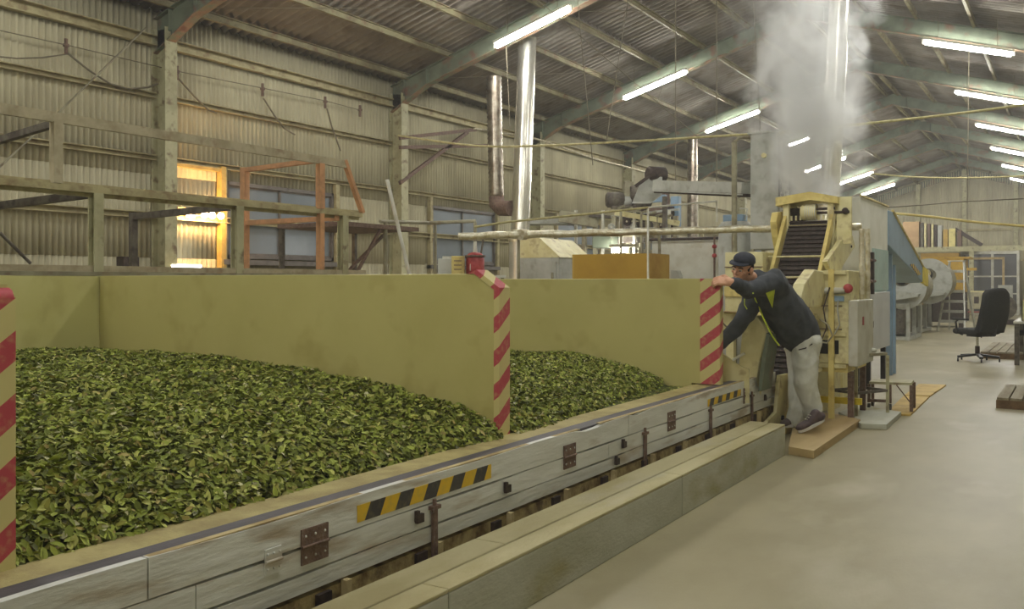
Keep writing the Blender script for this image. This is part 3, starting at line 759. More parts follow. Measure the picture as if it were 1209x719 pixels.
# ochre bin
nc = W(764.5, 299, 9.9)
ob = thing('ochre_container', 'ochre plywood container with a lighter right side, behind the second bin', 'container', down(nc))
MB().bb(nc.x-.90, nc.x-.0, nc.y, nc.y+.02, .12, nc.z).build('front_panel', ochre, ob)
MB().bb(nc.x-.0, nc.x+.02, nc.y, nc.y+.58, .12, nc.z).build('side_panel', ochre2, ob)
MB().bb(nc.x-.90, nc.x, nc.y+.56, nc.y+.58, .12, nc.z-.002).build('rear_panel', ochre, ob)
MB().bb(nc.x-.92, nc.x-.90, nc.y, nc.y+.58, .12, nc.z).build('side_panel', ochre2, ob)
MB().bb(nc.x-.9, nc.x, nc.y+.02, nc.y+.56, .12, .15).build('bottom_panel', ochre, ob)
for a_ in (-.8, -.1):
    for b_ in (.08, .5): MB().tube([(nc.x+a_, nc.y+b_-.02, .06), (nc.x+a_, nc.y+b_+.02, .06)], .06, 12).build('caster', black_p, ob)
# white rod in front of the box
q = W(765, 245, 9.6); 
st = thing('white_standpipe', 'thin pale upright pipe with a bent top in front of the ochre container', 'pipe', down(q))
MB().tube([down(q), q, W(846, 237.5, 11.2), W(846.5, 262, 11.2)], .012, 8).build('pipe', white_p, st)
MB().tube([q, W(700, 252, 9.2), W(600, 262, 9.0), W(560, 268, 9.0)], .011, 8).build('pipe', rope_m, st)
# lit tube low between machines
q = W(730, 295.5, 15)
t = thing('machine_lamp', 'short bright lamp glowing just above the ochre container', 'lamp', down(q))
MB().tube([q-V3((.12, 0.0, 0)), q+V3((.12, 0.10, 0))], .035, 10).build('tube', tube_m, t)
MB().bar(q-V3((.16, 0, -.075)), q+V3((.3, .15, .075)), .1, .05).build('lamp_housing', grey_steel, t)
MB().tube([q+V3((.3, .15, .05)), down(q+V3((.3, .15, 0)))], .02, 8).build('post', grey_steel, t)
# machine line in the middle distance: open frame, motors, inclined rails
mc = down(W(760, 260, 15.5))
ml = thing('sifting_line', 'grey framed sifting machine with dark motors, by the wall above the ochre container', 'machine', mc)
def mp(px, py, d=15.5): return W(px, py, d)
MB().bar(mp(724, 243), mp(800, 258), .10, .10).build('inclined_rail', grey_steel, ml)
MB().bar(mp(726, 251, 14.8), mp(802, 264, 14.8), .08, .08).build('inclined_rail', cream, ml)
for px, d_ in ((690, 16), (703, 16), (725, 15.5), (742, 15.5), (757, 15.5), (765, 14.8), (775, 14.8), (798, 15)):
    q = mp(px, 255, d_); MB().bb(q.x-.035, q.x+.035, q.y-.035, q.y+.035, 0, q.z).build('leg', grey_steel, ml)
MB().bar(mp(660, 255, 16), mp(706, 262, 16), .12, .2).build('belt_guard', grey_steel, ml)
MB().bar(mp(690, 254, 16), mp(800, 262, 15.3), .05, .05).build('cross_rail', steel_dark, ml)
MB().bar(mp(690, 276, 16), mp(775, 279, 14.9), .05, .05).build('cross_rail', grey_steel, ml)
MB().box(mp(752, 275), (.45, .4, .35)).build('gear_case', steel_dark, ml, bevel=.02)
MB().box(mp(716, 286), (.35, .4, .2)).build('gear_case', steel_green, ml, bevel=.02)
def motor(c, r, l, m, par, nm='motor', ax=(1, 0, 0)):
    ax = V3(ax).normalized(); o = MB().tube([c-ax*l/2, c-ax*l*.42, c+ax*l*.42, c+ax*l/2], [r*.8, r, r, r*.8], 14).build(nm, m, par)
    MB().tube([c+ax*l*.5, c+ax*l*.62], r*.25, 8).build('shaft', chrome, o)
    return o
motor(mp(726, 236), .13, .3, steel_dark, ml, ax=(.8, .6, 0)); motor(mp(736, 238), .09, .26, greypaint, ml, ax=(.8, .6, 0))
MB().bar(mp(722, 245), mp(744, 243), .2, .04).build('motor_plate', steel_dark, ml)
motor(mp(752, 228), .13, .24, steel_dark, ml, ax=(.8, .6, 0)); motor(mp(757, 238), .14, .3, steel_dark, ml, ax=(.5, .8, 0))
motor(mp(755, 250), .12, .3, iron, ml, ax=(.5, .8, 0)); motor(mp(772, 252), .11, .26, rust_dark, ml, ax=(.5, .8, 0))
MB().prism([mp(738, 213), mp(748, 215), mp(752, 240), mp(736, 241)], (-.2, .35, 0)).build('chute', grey_steel, ml)
MB().box(mp(770, 235), (.5, .1, .12)).build('blue_guard', bluegrey, ml, label='small blue guard')
MB().bb(*[v for ab in zip(mp(786, 260)-V3((.05, .05, .6)), mp(786, 260)+V3((.05, .05, .5))) for v in ab]).build('chain_column', rust_dark, ml)
MB().box(mp(798, 254, 15.2), (.14, .12, .62)).build('blue_guard', bluegrey, ml, label='pale blue upright guard')
MB().box(mp(792, 262, 15.2), (.14, .12, .5)).build('gear_case', iron, ml)
for px, d_ in ((680, 16.4), (712, 15.8), (733, 15.4), (749, 15.2), (790, 14.9)):
    q = mp(px, 248, d_); MB().bb(q.x-.022, q.x+.022, q.y-.022, q.y+.022, 0, q.z).build('upright', white_p, ml)
MB().bar(mp(733, 248, 14.6), mp(757, 250, 14.6), .03, .03).bar(mp(733, 248, 14.6), mp(733, 300, 14.6), .03, .03).bar(mp(757, 250, 14.6), mp(757, 300, 14.6), .03, .03).build('tube_frame', grey_steel, ml)
MB().bar(mp(664, 262, 16.4), mp(802, 247, 15.0), .035, .035).build('cross_rail', greypaint, ml)
MB().bar(mp(722, 240, 15.9), mp(802, 252, 15.9), .04, .07).build('inclined_rail', greypaint, ml)
MB().box(mp(640, 262, 16.6), (.9, .5, .10), rz=YAW).build('pale_cover', greypaint, ml)
for px, py, r_ in ((740, 262, .07), (748, 268, .06), (764, 262, .08), (780, 266, .07), (722, 268, .06)):
    motor(mp(px, py, 15.3), r_, .16, iron if r_ > .065 else greypaint, ml, 'bearing', ax=(.4, -.9, 0))
for k_ in range(7):
    a = mp(730+9*k_, 246+1.8*k_, 15.15); MB().bar(a, a+V3((.3, -.42, .0)), .03, .03).build('cross_bar', grey_steel, ml)
# overhead conveyor
oc = thing('overhead_conveyor', 'grey channel conveyor high behind the bins, ending at the tall grey box', 'conveyor', down(W(833, 224, 12.5)))
a, b = W(781, 222, 13.6), W(887, 226, 11.6)
MB().bar(a+V3((0, 0, .04)), b+V3((0, 0, .04)), .3, .14).build('channel', greypaint, oc)
MB().bar(a-V3((0, 0, .055)), b-V3((0, 0, .055)), .26, .045).build('lower_channel', iron, oc)
MB().bar(a-V3((0, 0, .045)), b-V3((0, 0, .045)), .32, .02).build('channel_flange', greypaint, oc)
hd = W(766, 222, 13.9)
MB().prism([W(747, 238, 13.8), W(757, 214, 13.8), W(770, 207, 13.8), W(782, 209, 13.8), W(782, 229, 13.8), W(770, 238, 13.8)], (-.15, .3, 0)).build('head_case', greypaint, oc)
motor(W(775, 206, 13.9), .12, .3, iron, oc, ax=(.6, .8, 0))
MB().bar(W(750, 220, 13.7), W(768, 207, 13.7), .03, .05).build('drive_belt', iron, oc)
for px in (800, 850):
    q = a.lerp(b, (px-781)/106); MB().tube([q, (q.x, q.y, zroof(q.x)-.03)], .008, 6).build('hanger', wire_m, oc)
MB().bar(W(785, 232, 13.4), down(W(785, 232, 13.4)), .06, .06).build('leg', steel_dark, oc)
q = W(867, 168, 11.2)
vp = thing('pale_post', 'tall pale pipe post in front of the overhead conveyor, left of the grey box', 'post', down(q))
MB().tube([down(q), q], .034, 12).build('pipe', grey_steel, vp)
MB().tube([q, q+V3((.05, .05, .06)), q+V3((.3, .25, .07))], .02, 8).build('bend', grey_steel, vp)
# third flue
a = W(817.5, 272, 24.3); b = V3((a.x, a.y, zroof(a.x)))
fl = thing('thin_flue', 'thin brassy flue standing behind the overhead conveyor', 'flue', down(a))
for i in range(5): MB().tube([down(a, i*b.z/5+.005), down(a, (i+1)*b.z/5)], .135, 18).build('flue_section', spiral, fl)
# tall grey box
nb_ = W(918, 156, 11.0)
gbx = thing('grey_duct_box', 'tall pale grey sheet metal box standing left of the steam', 'duct box', down(nb_))
MB().bb(nb_.x-.33, nb_.x, nb_.y, nb_.y+.5, 1.75, nb_.z).build('box_body', greypaint, gbx, bevel=.006)
MB().bb(nb_.x+.001, nb_.x+.012, nb_.y+.04, nb_.y+.46, 1.9, nb_.z-.06).build('peeling_side', mat('peeling', (168, 166, 152), .8, rgb2=(72, 62, 54), scale=9, thr=(.47, .5), bump=.6, bscale=16), gbx)
MB().tube([(nb_.x-.16, nb_.y-.03, nb_.z-.27), (nb_.x-.16, nb_.y+.005, nb_.z-.27)], .03, 14).build('porthole', cream, gbx)
MB().bb(nb_.x-.36, nb_.x+.03, nb_.y-.03, nb_.y+.53, nb_.z, nb_.z+.025).build('cap', greypaint, gbx)
for sx in (-.31, -.02):
    for sy in (.02, .48): MB().bb(nb_.x+sx-.02, nb_.x+sx+.02, nb_.y+sy-.02, nb_.y+sy+.02, 0, 1.75).build('leg', grey_steel, gbx)
# white cabinet and tank behind the man
nw = W(848, 283, 12.2)
wc = thing('white_cabinet', 'white enamel cabinet wall behind the second bin, left of the man', 'cabinet', down(nw))
MB().bb(nw.x-.95, nw.x, nw.y, nw.y+.6, 0, nw.z).build('cabinet_body', white_p, wc, bevel=.01)
MB().tube([(nw.x-.97, nw.y-.05, nw.z+.02), (nw.x+.02, nw.y-.05, nw.z+.02)], .02, 8).build('top_pipe', iron, wc)
q = W(843.5, 282, 12.0)
MB().tube([down(q, .8), q+V3((0, 0, .03))], .014, 8).build('red_pipe', rust_dark, wc)
for zz in (.1, .22): MB().ball(q-V3((0, 0, zz)), (.035, .035, .03), 8, 6).build('valve', redp, wc)
tt = W(868, 262, 11.7)
tk2 = thing('grey_tank', 'grey cylindrical tank behind the pale post', 'tank', down(tt))
MB().tube([down(tt), tt-V3((0, 0, .05)), tt], [.21, .21, .17], 24).build('tank_body', greypaint, tk2)
MB().bb(tt.x-.13, tt.x+.13, tt.y-.1, tt.y+.1, tt.z, tt.z+.09).build('blue_valve_box', bluegrey, tk2, bevel=.01)
MB().tube([tt+V3((.13, 0, .02)), tt+V3((.16, 0, .16)), tt+V3((.06, 0, .17))], .01, 6).build('valve_pipe', white_p, tk2)
pn = W(797, 327, 10.6)
single(MB().prism([pn+V3((-.05, 0, -.5)), pn+V3((.06, 0, -.5)), pn+V3((.05, 0, .0)), pn+V3((.02, 0, .075)), pn+V3((-.05, 0, .08))], (0, .12, 0)).bb(pn.x-.05, pn.x+.06, pn.y, pn.y+.12, 0, pn.z-.5), 'grey_hopper', greypaint, 'small grey plastic hopper tip right of the ochre container', 'hopper')

# ------------------------------------------------------------ steaming machine (cream, with the inclined elevator)
ex0, ex1 = -2.62, -2.20
def ep(y, z, x=-2.41): return V3((x, y, z))
E0 = ep(8.56, .42); E1 = ep(9.95, 1.99)
sm = thing('steaming_machine', 'cream steaming machine with a steep dark belt elevator, behind the man', 'machine', (-2.4, 9.6, 0))
dv = (E1-E0).normalized(); nv = V3((0, -dv.z, dv.y))
o = MB().bar(E0, E1, .42, .03, up=nv).build('elevator_belt', mat('belt_mesh', (74, 66, 60), .8, rgb2=(54, 47, 43), scale=30), sm)
L_ = (E1-E0).length; nsl = 34
for i in range(nsl):
    p = E0 + dv*(L_*(i+.5)/nsl) + nv*.03
    m = MB().bar(p-V3((.2, 0, 0)), p+V3((.2, 0, 0)), .010, .016, up=dv).build('belt_slat', iron, sm)
for i in range(9):
    p = E1 + V3((-.19+.0475*i, 0, .02)); MB().bar(p, p+V3((0, 0, .05)), .018, .02).build('belt_tooth', cream, sm)
for x in (ex0-.03, ex1+.03):
    MB().bar(ep(8.76 if x > -2.3 else 8.5, .68 if x > -2.3 else .40, x)+nv*.02, ep(9.98, 2.07, x)+nv*.02, .035, .11, up=nv).build('side_rail', cream2, sm)
    MB().bar(ep(8.92, .74, x)-nv*.12, ep(10.08, 2.07, x)-nv*.12, .03, .05, up=nv).build('side_rail', cream, sm)
for s_, zz in ((.36, .09), (.58, .10), (.72, .09)):
    p = E0 + dv*(L_*s_) + nv*zz
    MB().tube([p-V3((.33, 0, 0)), p+V3((.26, 0, 0))], .011, 8).build('cross_rod', cream, sm)
# head: lid, posts, motor drum, guards
def hpX(px, py, x): return onX(px, py, x)
hz = CH + 63/1080*10.4
yh = 9.95
MB().prism([(ex0-.12, yh-.12, 2.255), (-2.38, yh-.12, 2.30), (ex1+.10, yh-.12, 2.235), (ex1+.10, yh-.12, 2.165), (-2.38, yh-.12, 2.215), (ex0-.12, yh-.12, 2.165)], (0, .5, 0)).build('lid', cream2, sm)
for x, y in ((ex0-.02, yh-.05), (ex1+.02, yh-.05), (ex0-.02, yh+.3), (ex1+.02, yh+.3)):
    MB().bb(x-.03, x+.03, y-.03, y+.03, 1.5, 2.19).build('head_post', cream, sm)
MB().bb(ex1+.07, ex1+.22, yh-.02, yh+.01, 1.75, 2.24).build('side_plate', cream, sm)
MB().bb(ex0-.02, ex1+.02, yh-.06, yh-.04, 1.93, 1.955).build('cross_rail', cream2, sm)
MB().tube([(ex0+.13, yh-.02, 2.09), (ex0+.145, yh-.02, 2.09), (ex1-.145, yh-.02, 2.09), (ex1-.13, yh-.02, 2.09)], [.07, .085, .085, .07], 18).build('drum_motor', cream, sm)
for i in range(6): MB().tube([(-2.44+.02*i, yh-.02, 2.09), (-2.434+.02*i, yh-.02, 2.09)], .09, 18).build('cooling_fin', white_p, sm)
MB().tube([(ex1-.13, yh-.02, 2.08), (ex1+.2, yh-.02, 2.08)], .014, 8).build('drive_shaft', iron, sm)
MB().tube([(ex1-.13, yh-.05, 2.12), (ex1+.06, yh-.05, 2.12)], .014, 8).build('drive_shaft', iron, sm)
MB().ball((ex1+.16, yh-.04, 2.09), .035, 10, 6).build('bearing', iron, sm)
MB().bb(ex0-.05, ex0+.13, yh+.1, yh+.25, 1.95, 2.15).build('gearbox', iron, sm, bevel=.01)
# left curved guard
gx = ex0-.15; pts = []
prof = [(hpX(911, 251, gx)), (hpX(909, 262, gx)), (hpX(911, 280, gx)), (hpX(915, 302, gx)), (hpX(921, 302, gx)), (hpX(920, 285, gx)), (hpX(919, 265, gx)), (hpX(918, 250, gx))]
MB().prism(prof, (.07, 0, 0)).build('belt_guard', cream2, sm, bevel=.006)
# right chain guards
gx = ex1+.08
P_ = [hpX(993, 277, gx), hpX(1001, 278, gx), hpX(1004, 291, gx), hpX(984, 323, gx), hpX(976, 322, gx), hpX(970, 309, gx)]
MB().prism(P_, (.05, 0, 0)).build('chain_guard', cream, sm, bevel=.006)
P_ = [hpX(962, 318, -2.02), hpX(972, 320, -2.02), hpX(975, 340, -2.02), hpX(970, 362, -2.02), hpX(943, 364, -2.02), hpX(950, 335, -2.02)]
MB().prism(P_, (-.10, 0, 0)).build('chain_guard', cream, sm, bevel=.012)
MB().tube([hpX(1006, 291, ex1+.14), hpX(1006, 291, ex1+.14)-V3((.1, 0, 0))], .014, 8).build('shaft_end', iron, sm)
# body
YB0 = 8.95
MB().bb(-2.16, -1.81, YB0, 9.85, .58, 1.46).build('body', cream, sm, bevel=.008)
MB().bb(-2.10, -1.9, YB0-.004, YB0-.001, .67, .80).build('opening_shade', dark_m, sm, label='dark sheet painted as the shade of a square opening')  # flat dark sheet, its colour stands in for shade inside an opening
MB().bb(-2.15, -1.87, YB0-.006, YB0-.001, 1.12, 1.13).build('seam', rust_dark, sm)
MB().bb(-2.15, -1.87, YB0-.006, YB0-.001, .90, .91).build('seam', rust_dark, sm)
MB().bb(-1.81, -1.725, YB0-.02, 9.7, .56, 1.18).build('side_column', white_p, sm, bevel=.01)
MB().bb(-1.7245, -1.720, YB0+.2, YB0+.26, .94, 1.02).build('red_tag', redp, sm)
MB().bb(-2.2, -1.82, YB0, 9.85, .50, .57).build('base_beam', cream2, sm)
MB().bb(-1.985, -1.935, YB0-.05, YB0-.008, 0, 1.47).build('front_post', cream2, sm)
for z_ in (.56, .86, 1.44): MB().bb(-2.16, -1.83, YB0-.03, YB0-.007, z_-.018, z_+.018).build('front_rail', cream, sm)
MB().tube([V3((-1.97, YB0-.06, 1.3)), V3((-2.02, YB0-.09, 1.1)), V3((-1.99, YB0-.09, .92)), V3((-2.05, YB0-.1, .76))], .007, 6).build('cable', iron, sm)
MB().tube([V3((-1.9, YB0-.02, 1.18)), V3((-1.9, YB0-.06, 1.1)), V3((-1.88, YB0-.06, .95)), V3((-1.93, YB0-.04, .86))], .007, 6).build('cable', greypaint, sm)
for x, y, m_ in ((-2.16, YB0+.02, cream), (-1.82, YB0+.15, rust_dark), (-2.16, 9.78, cream), (-1.84, 9.78, rust_dark)):
    MB().bb(x-.026, x+.026, y-.026, y+.026, 0, .5).build('leg', m_, sm)
MB().bar((-2.16, YB0+.3, .2), (-1.75, YB0+.3, .2), .05, .06).build('stretcher', yellow_b, sm)
MB().bb(-2.6, -2.17, 9.9, 10.3, 0, 1.5).build('rear_housing', cream, sm)
MB().box((-2.20, YB0-.12, .98), (.17, .16, .17)).build('gearbox', cream2, sm, bevel=.02)
MB().tube([(-2.11, YB0-.14, .98), (-2.07, YB0-.14, .98)], .075, 16).build('motor_end', chrome, sm)
MB().tube([(-2.15, YB0-.13, .54), (-2.15, YB0-.13, .57), (-2.15, YB0-.13, .73), (-2.15, YB0-.13, .765)], [.045, .062, .062, .04], 16).build('motor', greypaint, sm)
MB().tube([(-2.15, YB0-.13, .765), (-2.15, YB0-.13, .84)], .03, 10).build('motor_neck', rust_dark, sm)
MB().box((-2.15, YB0-.08, .52), (.2, .2, .03)).build('motor_shelf', cream, sm)
MB().box((-2.13, YB0-.02, 1.28), (.13, .1, .22)).build('bracket', cream2, sm, bevel=.01)
MB().box((-2.10, YB0-.09, 1.25), (.03, .03, .12)).build('rod', iron, sm)
MB().tube([(-2.06, YB0-.02, 1.27), (-1.84, YB0-.02, 1.27)], .03, 12).build('level_tube', white_p, sm)
MB().ball((-1.81, YB0-.03, 1.29), (.045, .03, .045), 12, 8).build('red_knob', redp, sm)
MB().tube(sag((-2.05, YB0-.1, 1.0), (-2.1, YB0-.1, .8), .0, 3)[:1] + [V3((-1.97, YB0-.12, .95)), V3((-1.93, YB0-.12, .85)), V3((-1.98, YB0-.12, .78)), V3((-2.12, YB0-.13, .80))], .009, 6).build('hose', grey_steel, sm)
MB().bb(-1.95, -1.85, YB0-.02, YB0-.001, 1.17, 1.22).build('label_plate', bluegrey, sm)
# cream steamer drum body behind the man
MB().bb(-3.12, -2.72, 9.3, 10.2, .85, 1.66).build('steamer_body', cream, sm, bevel=.01)
MB().bb(-3.12, -2.72, 9.285, 9.299, 1.20, 1.30).build('band', cream2, sm)
for x in (-3.07, -2.78):
    for y in (9.35, 10.15): MB().bb(x-.04, x+.04, y-.04, y+.04, 0, .85).build('leg', cream, sm)
MB().bb(-3.12, -2.72, 9.287, 9.299, 1.50, 1.51).build('seam', rust_dark, sm)

# chutes between bin end and elevator
def polyobj(px, d, ext, nm, m, par, **k):
    return MB().prism([W(x, y, d) for x, y in px], ext).build(nm, m, par, **k)
ch = thing('feed_chute', 'pair of cream bent sheet chutes feeding the elevator, behind the plank end', 'chute', (-2.5, 7.9, 0))
yc = 7.42
def onYp(pl, y): return [onY(a, b, y) for a, b in pl]
MB().prism(onYp([(838, 478), (839, 414), (845, 411), (866, 427), (876, 433), (884, 436), (884, 476)], yc), (0, .02, 0)).build('front_sheet', cream, ch)
MB().prism(onYp([(869, 474), (872, 430), (876, 390), (882, 379), (892, 372), (899, 381), (905, 393), (896, 430), (888, 474)], 7.75), (.03, .14, 0)).build('curved_sheet', cream, ch, bevel=.01)
MB().prism(onYp([(895, 462), (899, 425), (905, 393), (909, 396), (903, 430), (899, 462)], 7.7), (0, .3, 0)).build('green_edge', steel_green, ch)
MB().bar(onY(865, 425, 7.40), onY(879, 417, 7.40), .012, .02).build('lip', white_p, ch)
MB().bb(-2.95, -2.55, 7.2, 7.22, 0, .6).build('support', rusty_beam, ch)
# scoop
sc_ = onX(850, 392, -2.62)
pan = thing('white_scoop', 'pale rounded sheet tray sticking out right of the wide striped board', 'tray', sc_)
prof = [(836, 371), (855, 368), (872, 369), (881, 375), (881, 382), (872, 391), (860, 398), (848, 402), (836, 404)]
MB().prism([W(x, y, 8.0) for x, y in prof], W(850, 385, 8.05)-W(850, 385, 8.0)).build('tray', cream, pan)
MB().tube([W(x, y, 7.99) for x, y in prof[1:]], .009, 6).build('rolled_rim', wood, pan)
MB().tube([W(846, 366, 7.9), W(852, 380, 7.9), W(860, 388, 7.95)], .007, 6).build('wire_handle', grey_steel, pan)
MB().tube([W(845, 395, 8.02), down(W(845, 395, 8.02), .5)], .02, 8).build('stand', iron, pan)
# end plate between boards and curb
ep_ = thing('cream_end_plate', 'tall cream folded plate at the end of the whitish planks, left of the man', 'plate', (-2.2, 8.1, 0))
MB().prism([onX(917, 443, -2.29), onX(932, 440, -2.29), onX(934, 470, -2.29), onX(932, 505, -2.29), onX(898, 502, -2.29), onX(913, 486, -2.29)], (.03, 0, 0)).build('front_plate', cream, ep_)
MB().prism([onX(934, 440, -2.2), onX(941, 452, -2.2), onX(938, 480, -2.2), onX(931, 512, -2.2), onX(926, 512, -2.2), onX(931, 480, -2.2)], (.02, 0, 0)).build('folded_edge', cream2, ep_)
MB().tube([onX(921.5, 493, -2.27), onX(921.5, 493, -2.27)+V3((.03, 0, 0))], .022, 12).build('grommet', dark_m, ep_)

# foil risers and iron bar
for nm, px in (('left', 1017.5), ('right', 1024.5)):
    a = onX(px, 270, -1.75); b = onX(px, 345, -1.75)
    n = 20; pts = [a.lerp(b, i/n) for i in range(n+1)]
    single(MB().tube(pts + [down(b, 1.183)], [.024+.003*math.sin(i*2.3) for i in range(n+1)]+[.02], 10), 'foil_riser', foil, '%s of two crinkled foil lagged upright pipes right of the cream machine' % nm, 'pipe', 'foil lagged upright pipes')
# ------------------------------------------------------------ white cabinet and blue chute
XP = -2.2
wy0, wy1 = onX(1016, 232, XP).y, onX(1048, 247, XP).y
wcb = thing('white_enclosure', 'tall white panelled machine enclosure right of the steaming machine', 'machine cabinet', (XP-.3, (wy0+wy1)/2, 0))
MB().bb(XP-.7, XP, wy0, wy1, 1.36, 2.38).build('upper_panel', mat('panel_offwhite', (226, 226, 214), .5, rgb2=(214, 214, 200), scale=3), wcb, bevel=.006)
ym = wy0 + (wy1-wy0)*.4
MB().bb(XP-.7, XP-.01, wy0, wy1, 1.22, 1.36).build('mid_panel', aqua, wcb)
MB().bb(XP+.001, XP+.012, ym, wy1, 1.24, 1.78).build('aqua_reflection', aqua, wcb)  # reflection painted as a thin aqua sheet
MB().bb(XP-.7, XP, wy0, wy1, .5, 1.22).build('lower_box', greypaint, wcb)
MB().bb(XP+.001, XP+.03, ym-.25, wy1, .48, 1.22).build('door', mat('door_white', (206, 210, 214), .4, rgb2=(194, 198, 202), scale=2), wcb, bevel=.006)
MB().bb(XP+.03, XP+.045, ym-.2, ym-.15, .78, .86).build('latch', iron, wcb)
MB().bb(XP+.03, XP+.07, ym-.3, ym-.24, 1.2, 1.72).build('iron_bar', iron, wcb)
for zz in (1.36, 1.62): MB().tube([(XP+.05, ym-.42, zz), (XP+.05, ym-.1, zz)], .018, 8).build('clamp', rust_dark, wcb)
for y in (wy0+.05, ym, wy1-.05):
    for x in (XP-.65, XP-.05): MB().bb(x-.03, x+.03, y-.03, y+.03, 0, .5).build('leg', black_p, wcb)
MB().bb(XP-.01, XP+.02, wy0, wy1, 2.38, 2.40).build('top_trim', cream2, wcb)
bc = thing('blue_chute', 'pale blue sloping conveyor casing with a bright yellow tip, behind the white enclosure', 'conveyor', (XP-.3, 15, 0))
q = [onX(1049, 250, XP), onX(1054, 250, XP), onX(1090, 316, XP), onX(1090, 334, XP), onX(1049, 289, XP)]
q[0].z = q[1].z
MB().prism(q, (-.6, 0, 0)).build('casing', bluegrey, bc, bevel=.01)
MB().prism([onX(1090, 314, XP+.01), onX(1096, 319, XP+.01), onX(1096, 338, XP+.01), onX(1090, 334, XP+.01)], (-.04, 0, 0)).build('yellow_tip', yellow_b, bc)
MB().tube([onX(1054, 249, XP), onX(1090, 315, XP)], .02, 8).build('yellow_edge', cream2, bc)
MB().prism([onX(1075, 312, XP+.012), onX(1079, 311.5, XP+.012), onX(1088, 324, XP+.012), onX(1084, 325, XP+.012)], (-.008, 0, 0)).build('hazard_strip', MATS['hazard_tape'], bc)
for px in (1050, 1054): 
    p = onX(px, 300, XP-.1); MB().bb(p.x-.04, p.x+.04, p.y-.04, p.y+.04, 0, 1.75 if px == 1050 else 1.6).build('leg', bluegrey, bc)
# rolling machines
def roller(x, y, s, px, py, d, r, label):
    """frame near corner (x, y); round drum centred at pixel px, py and depth d with radius r, its side plate facing -Y"""
    t = thing('rolling_machine', label, 'machine', (x, y, 0), 'grey rounded rolling machines')
    xs = (x-1.0, x-.45, x); ys_ = (y, y+.9, y+1.8)
    for a in xs:
        for b in ys_: MB().bb(a-.04, a+.04, b-.04, b+.04, 0, .85).build('leg', greypaint, t)
    for z_ in (.05, .82):
        for b in ys_: MB().bb(xs[0], x, b-.035, b+.035, z_-.04, z_+.04).build('frame_rail', greypaint, t)
        for a in xs: MB().bb(a-.035, a+.035, y, ys_[2], z_-.04, z_+.04).build('frame_rail', greypaint, t)
    MB().bb(x-.9, x-.12, y+.1, y+1.6, .14, .72).build('inner_tank', steel_dark, t)
    c = W(px, py, d); c = V3((c.x, y+.05, c.z)); n = 32
    m = MB(); vs = []
    hr = r*.30; hx, hz_ = c.x-.04, c.z+r*.30
    for dy in (0, .05):
        vs += [V3((c.x+r*math.cos(2*PI*i/n), c.y+dy, c.z+r*1.08*math.sin(2*PI*i/n))) for i in range(n)]
        vs += [V3((hx+hr*1.3*math.cos(2*PI*i/n), c.y+dy, hz_+hr*math.sin(2*PI*i/n))) for i in range(n)]
    fs = []
    for i in range(n):
        j = (i+1) % n; fs += [(i, j, n+j, n+i), (2*n+i, 3*n+i, 3*n+j, 2*n+j), (i, 2*n+i, 2*n+j, j), (n+i, n+j, 3*n+j, 3*n+i)]
    m.add(vs, fs); m.build('side_plate', greypaint, t)
    MB().tube([(c.x, c.y+.12, c.z), (c.x, c.y+1.4, c.z)], r*.93, 32).build('drum', grey_steel, t)
    MB().tube([(hx, c.y-.012, hz_), (hx, c.y+.055, hz_)], [hr*.8, hr*.7], 18).build('opening', dark_m, t)  # solid dark plug, the shade of the hole is put into its colour
    MB().tube([(hx-.02, c.y-.03, hz_+.04), (hx-.02, c.y-.013, hz_+.04)], hr*.66, 16).build('cover', cream, t)
    MB().prism([(c.x-r*1.1, y-.25, .86), (c.x+r*.7, y-.25, 1.02), (c.x+r*.75, y-.25, 1.08), (c.x-r*1.1, y-.25, 1.22)], (0, .28, 0)).build('tray', greypaint, t)
    MB().prism([(c.x-r*.9, y+.1, .86), (x, y+.1, .86), (x-.02, y+.1, .98), (c.x+r*.5, y+.1, 1.2), (c.x-r*.9, y+.1, 1.2)], (0, 1.2, 0)).build('cradle', greypaint, t)
    return t
roller(-3.28, 22.7, 1.0, 1067, 338, 21.2, .50, 'nearer grey rounded rolling machine on a white frame behind the blue chute')
roller(-3.5, 26.3, 1.1, 1097, 332, 24.2, .56, 'farther grey rounded rolling machine beside the stepladder')

# ------------------------------------------------------------ stepladder
lb = onZ(1109, 391, 0); lb2 = onZ(1137, 392, 0)
ld = thing('stepladder', 'tall aluminium stepladder standing by the yellow machine at the back', 'ladder', (lb+lb2)/2)
alu = mat('aluminium', (196, 196, 186), .4, metal=.4, rgb2=(176, 176, 166), scale=8)
ax = (lb2-lb).normalized(); up = V3((0, 0, 1)); bk = V3((-ax.y, ax.x, 0))
H_ = 1.92; wb = .70; wt = .36; mid = (lb+lb2)/2
def side(s, front, h):
    w_ = wb+(wt-wb)*h/H_; return mid + ax*s*w_/2 + bk*((0 if front else .9)*(1-h/H_) + .45*(h/H_)) + up*h
for fr_ in (True, False):
    for s in (-1, 1): MB().bar(side(s, fr_, 0), side(s, fr_, H_), .035, .06).build('rail', alu, ld)
for k in range(1, 7): MB().bar(side(-1, True, k*H_/7), side(1, True, k*H_/7), .035, .075).build('step', alu, ld)
for k in (1, 3, 5): MB().bar(side(-1, False, k*H_/7), side(1, False, k*H_/7), .03, .03).build('rear_bar', alu, ld)
MB().box(mid+bk*.45+up*(H_+.01), (wt+.06, .2, .03), rz=math.atan2(ax.y, ax.x)).build('top_cap', alu, ld)

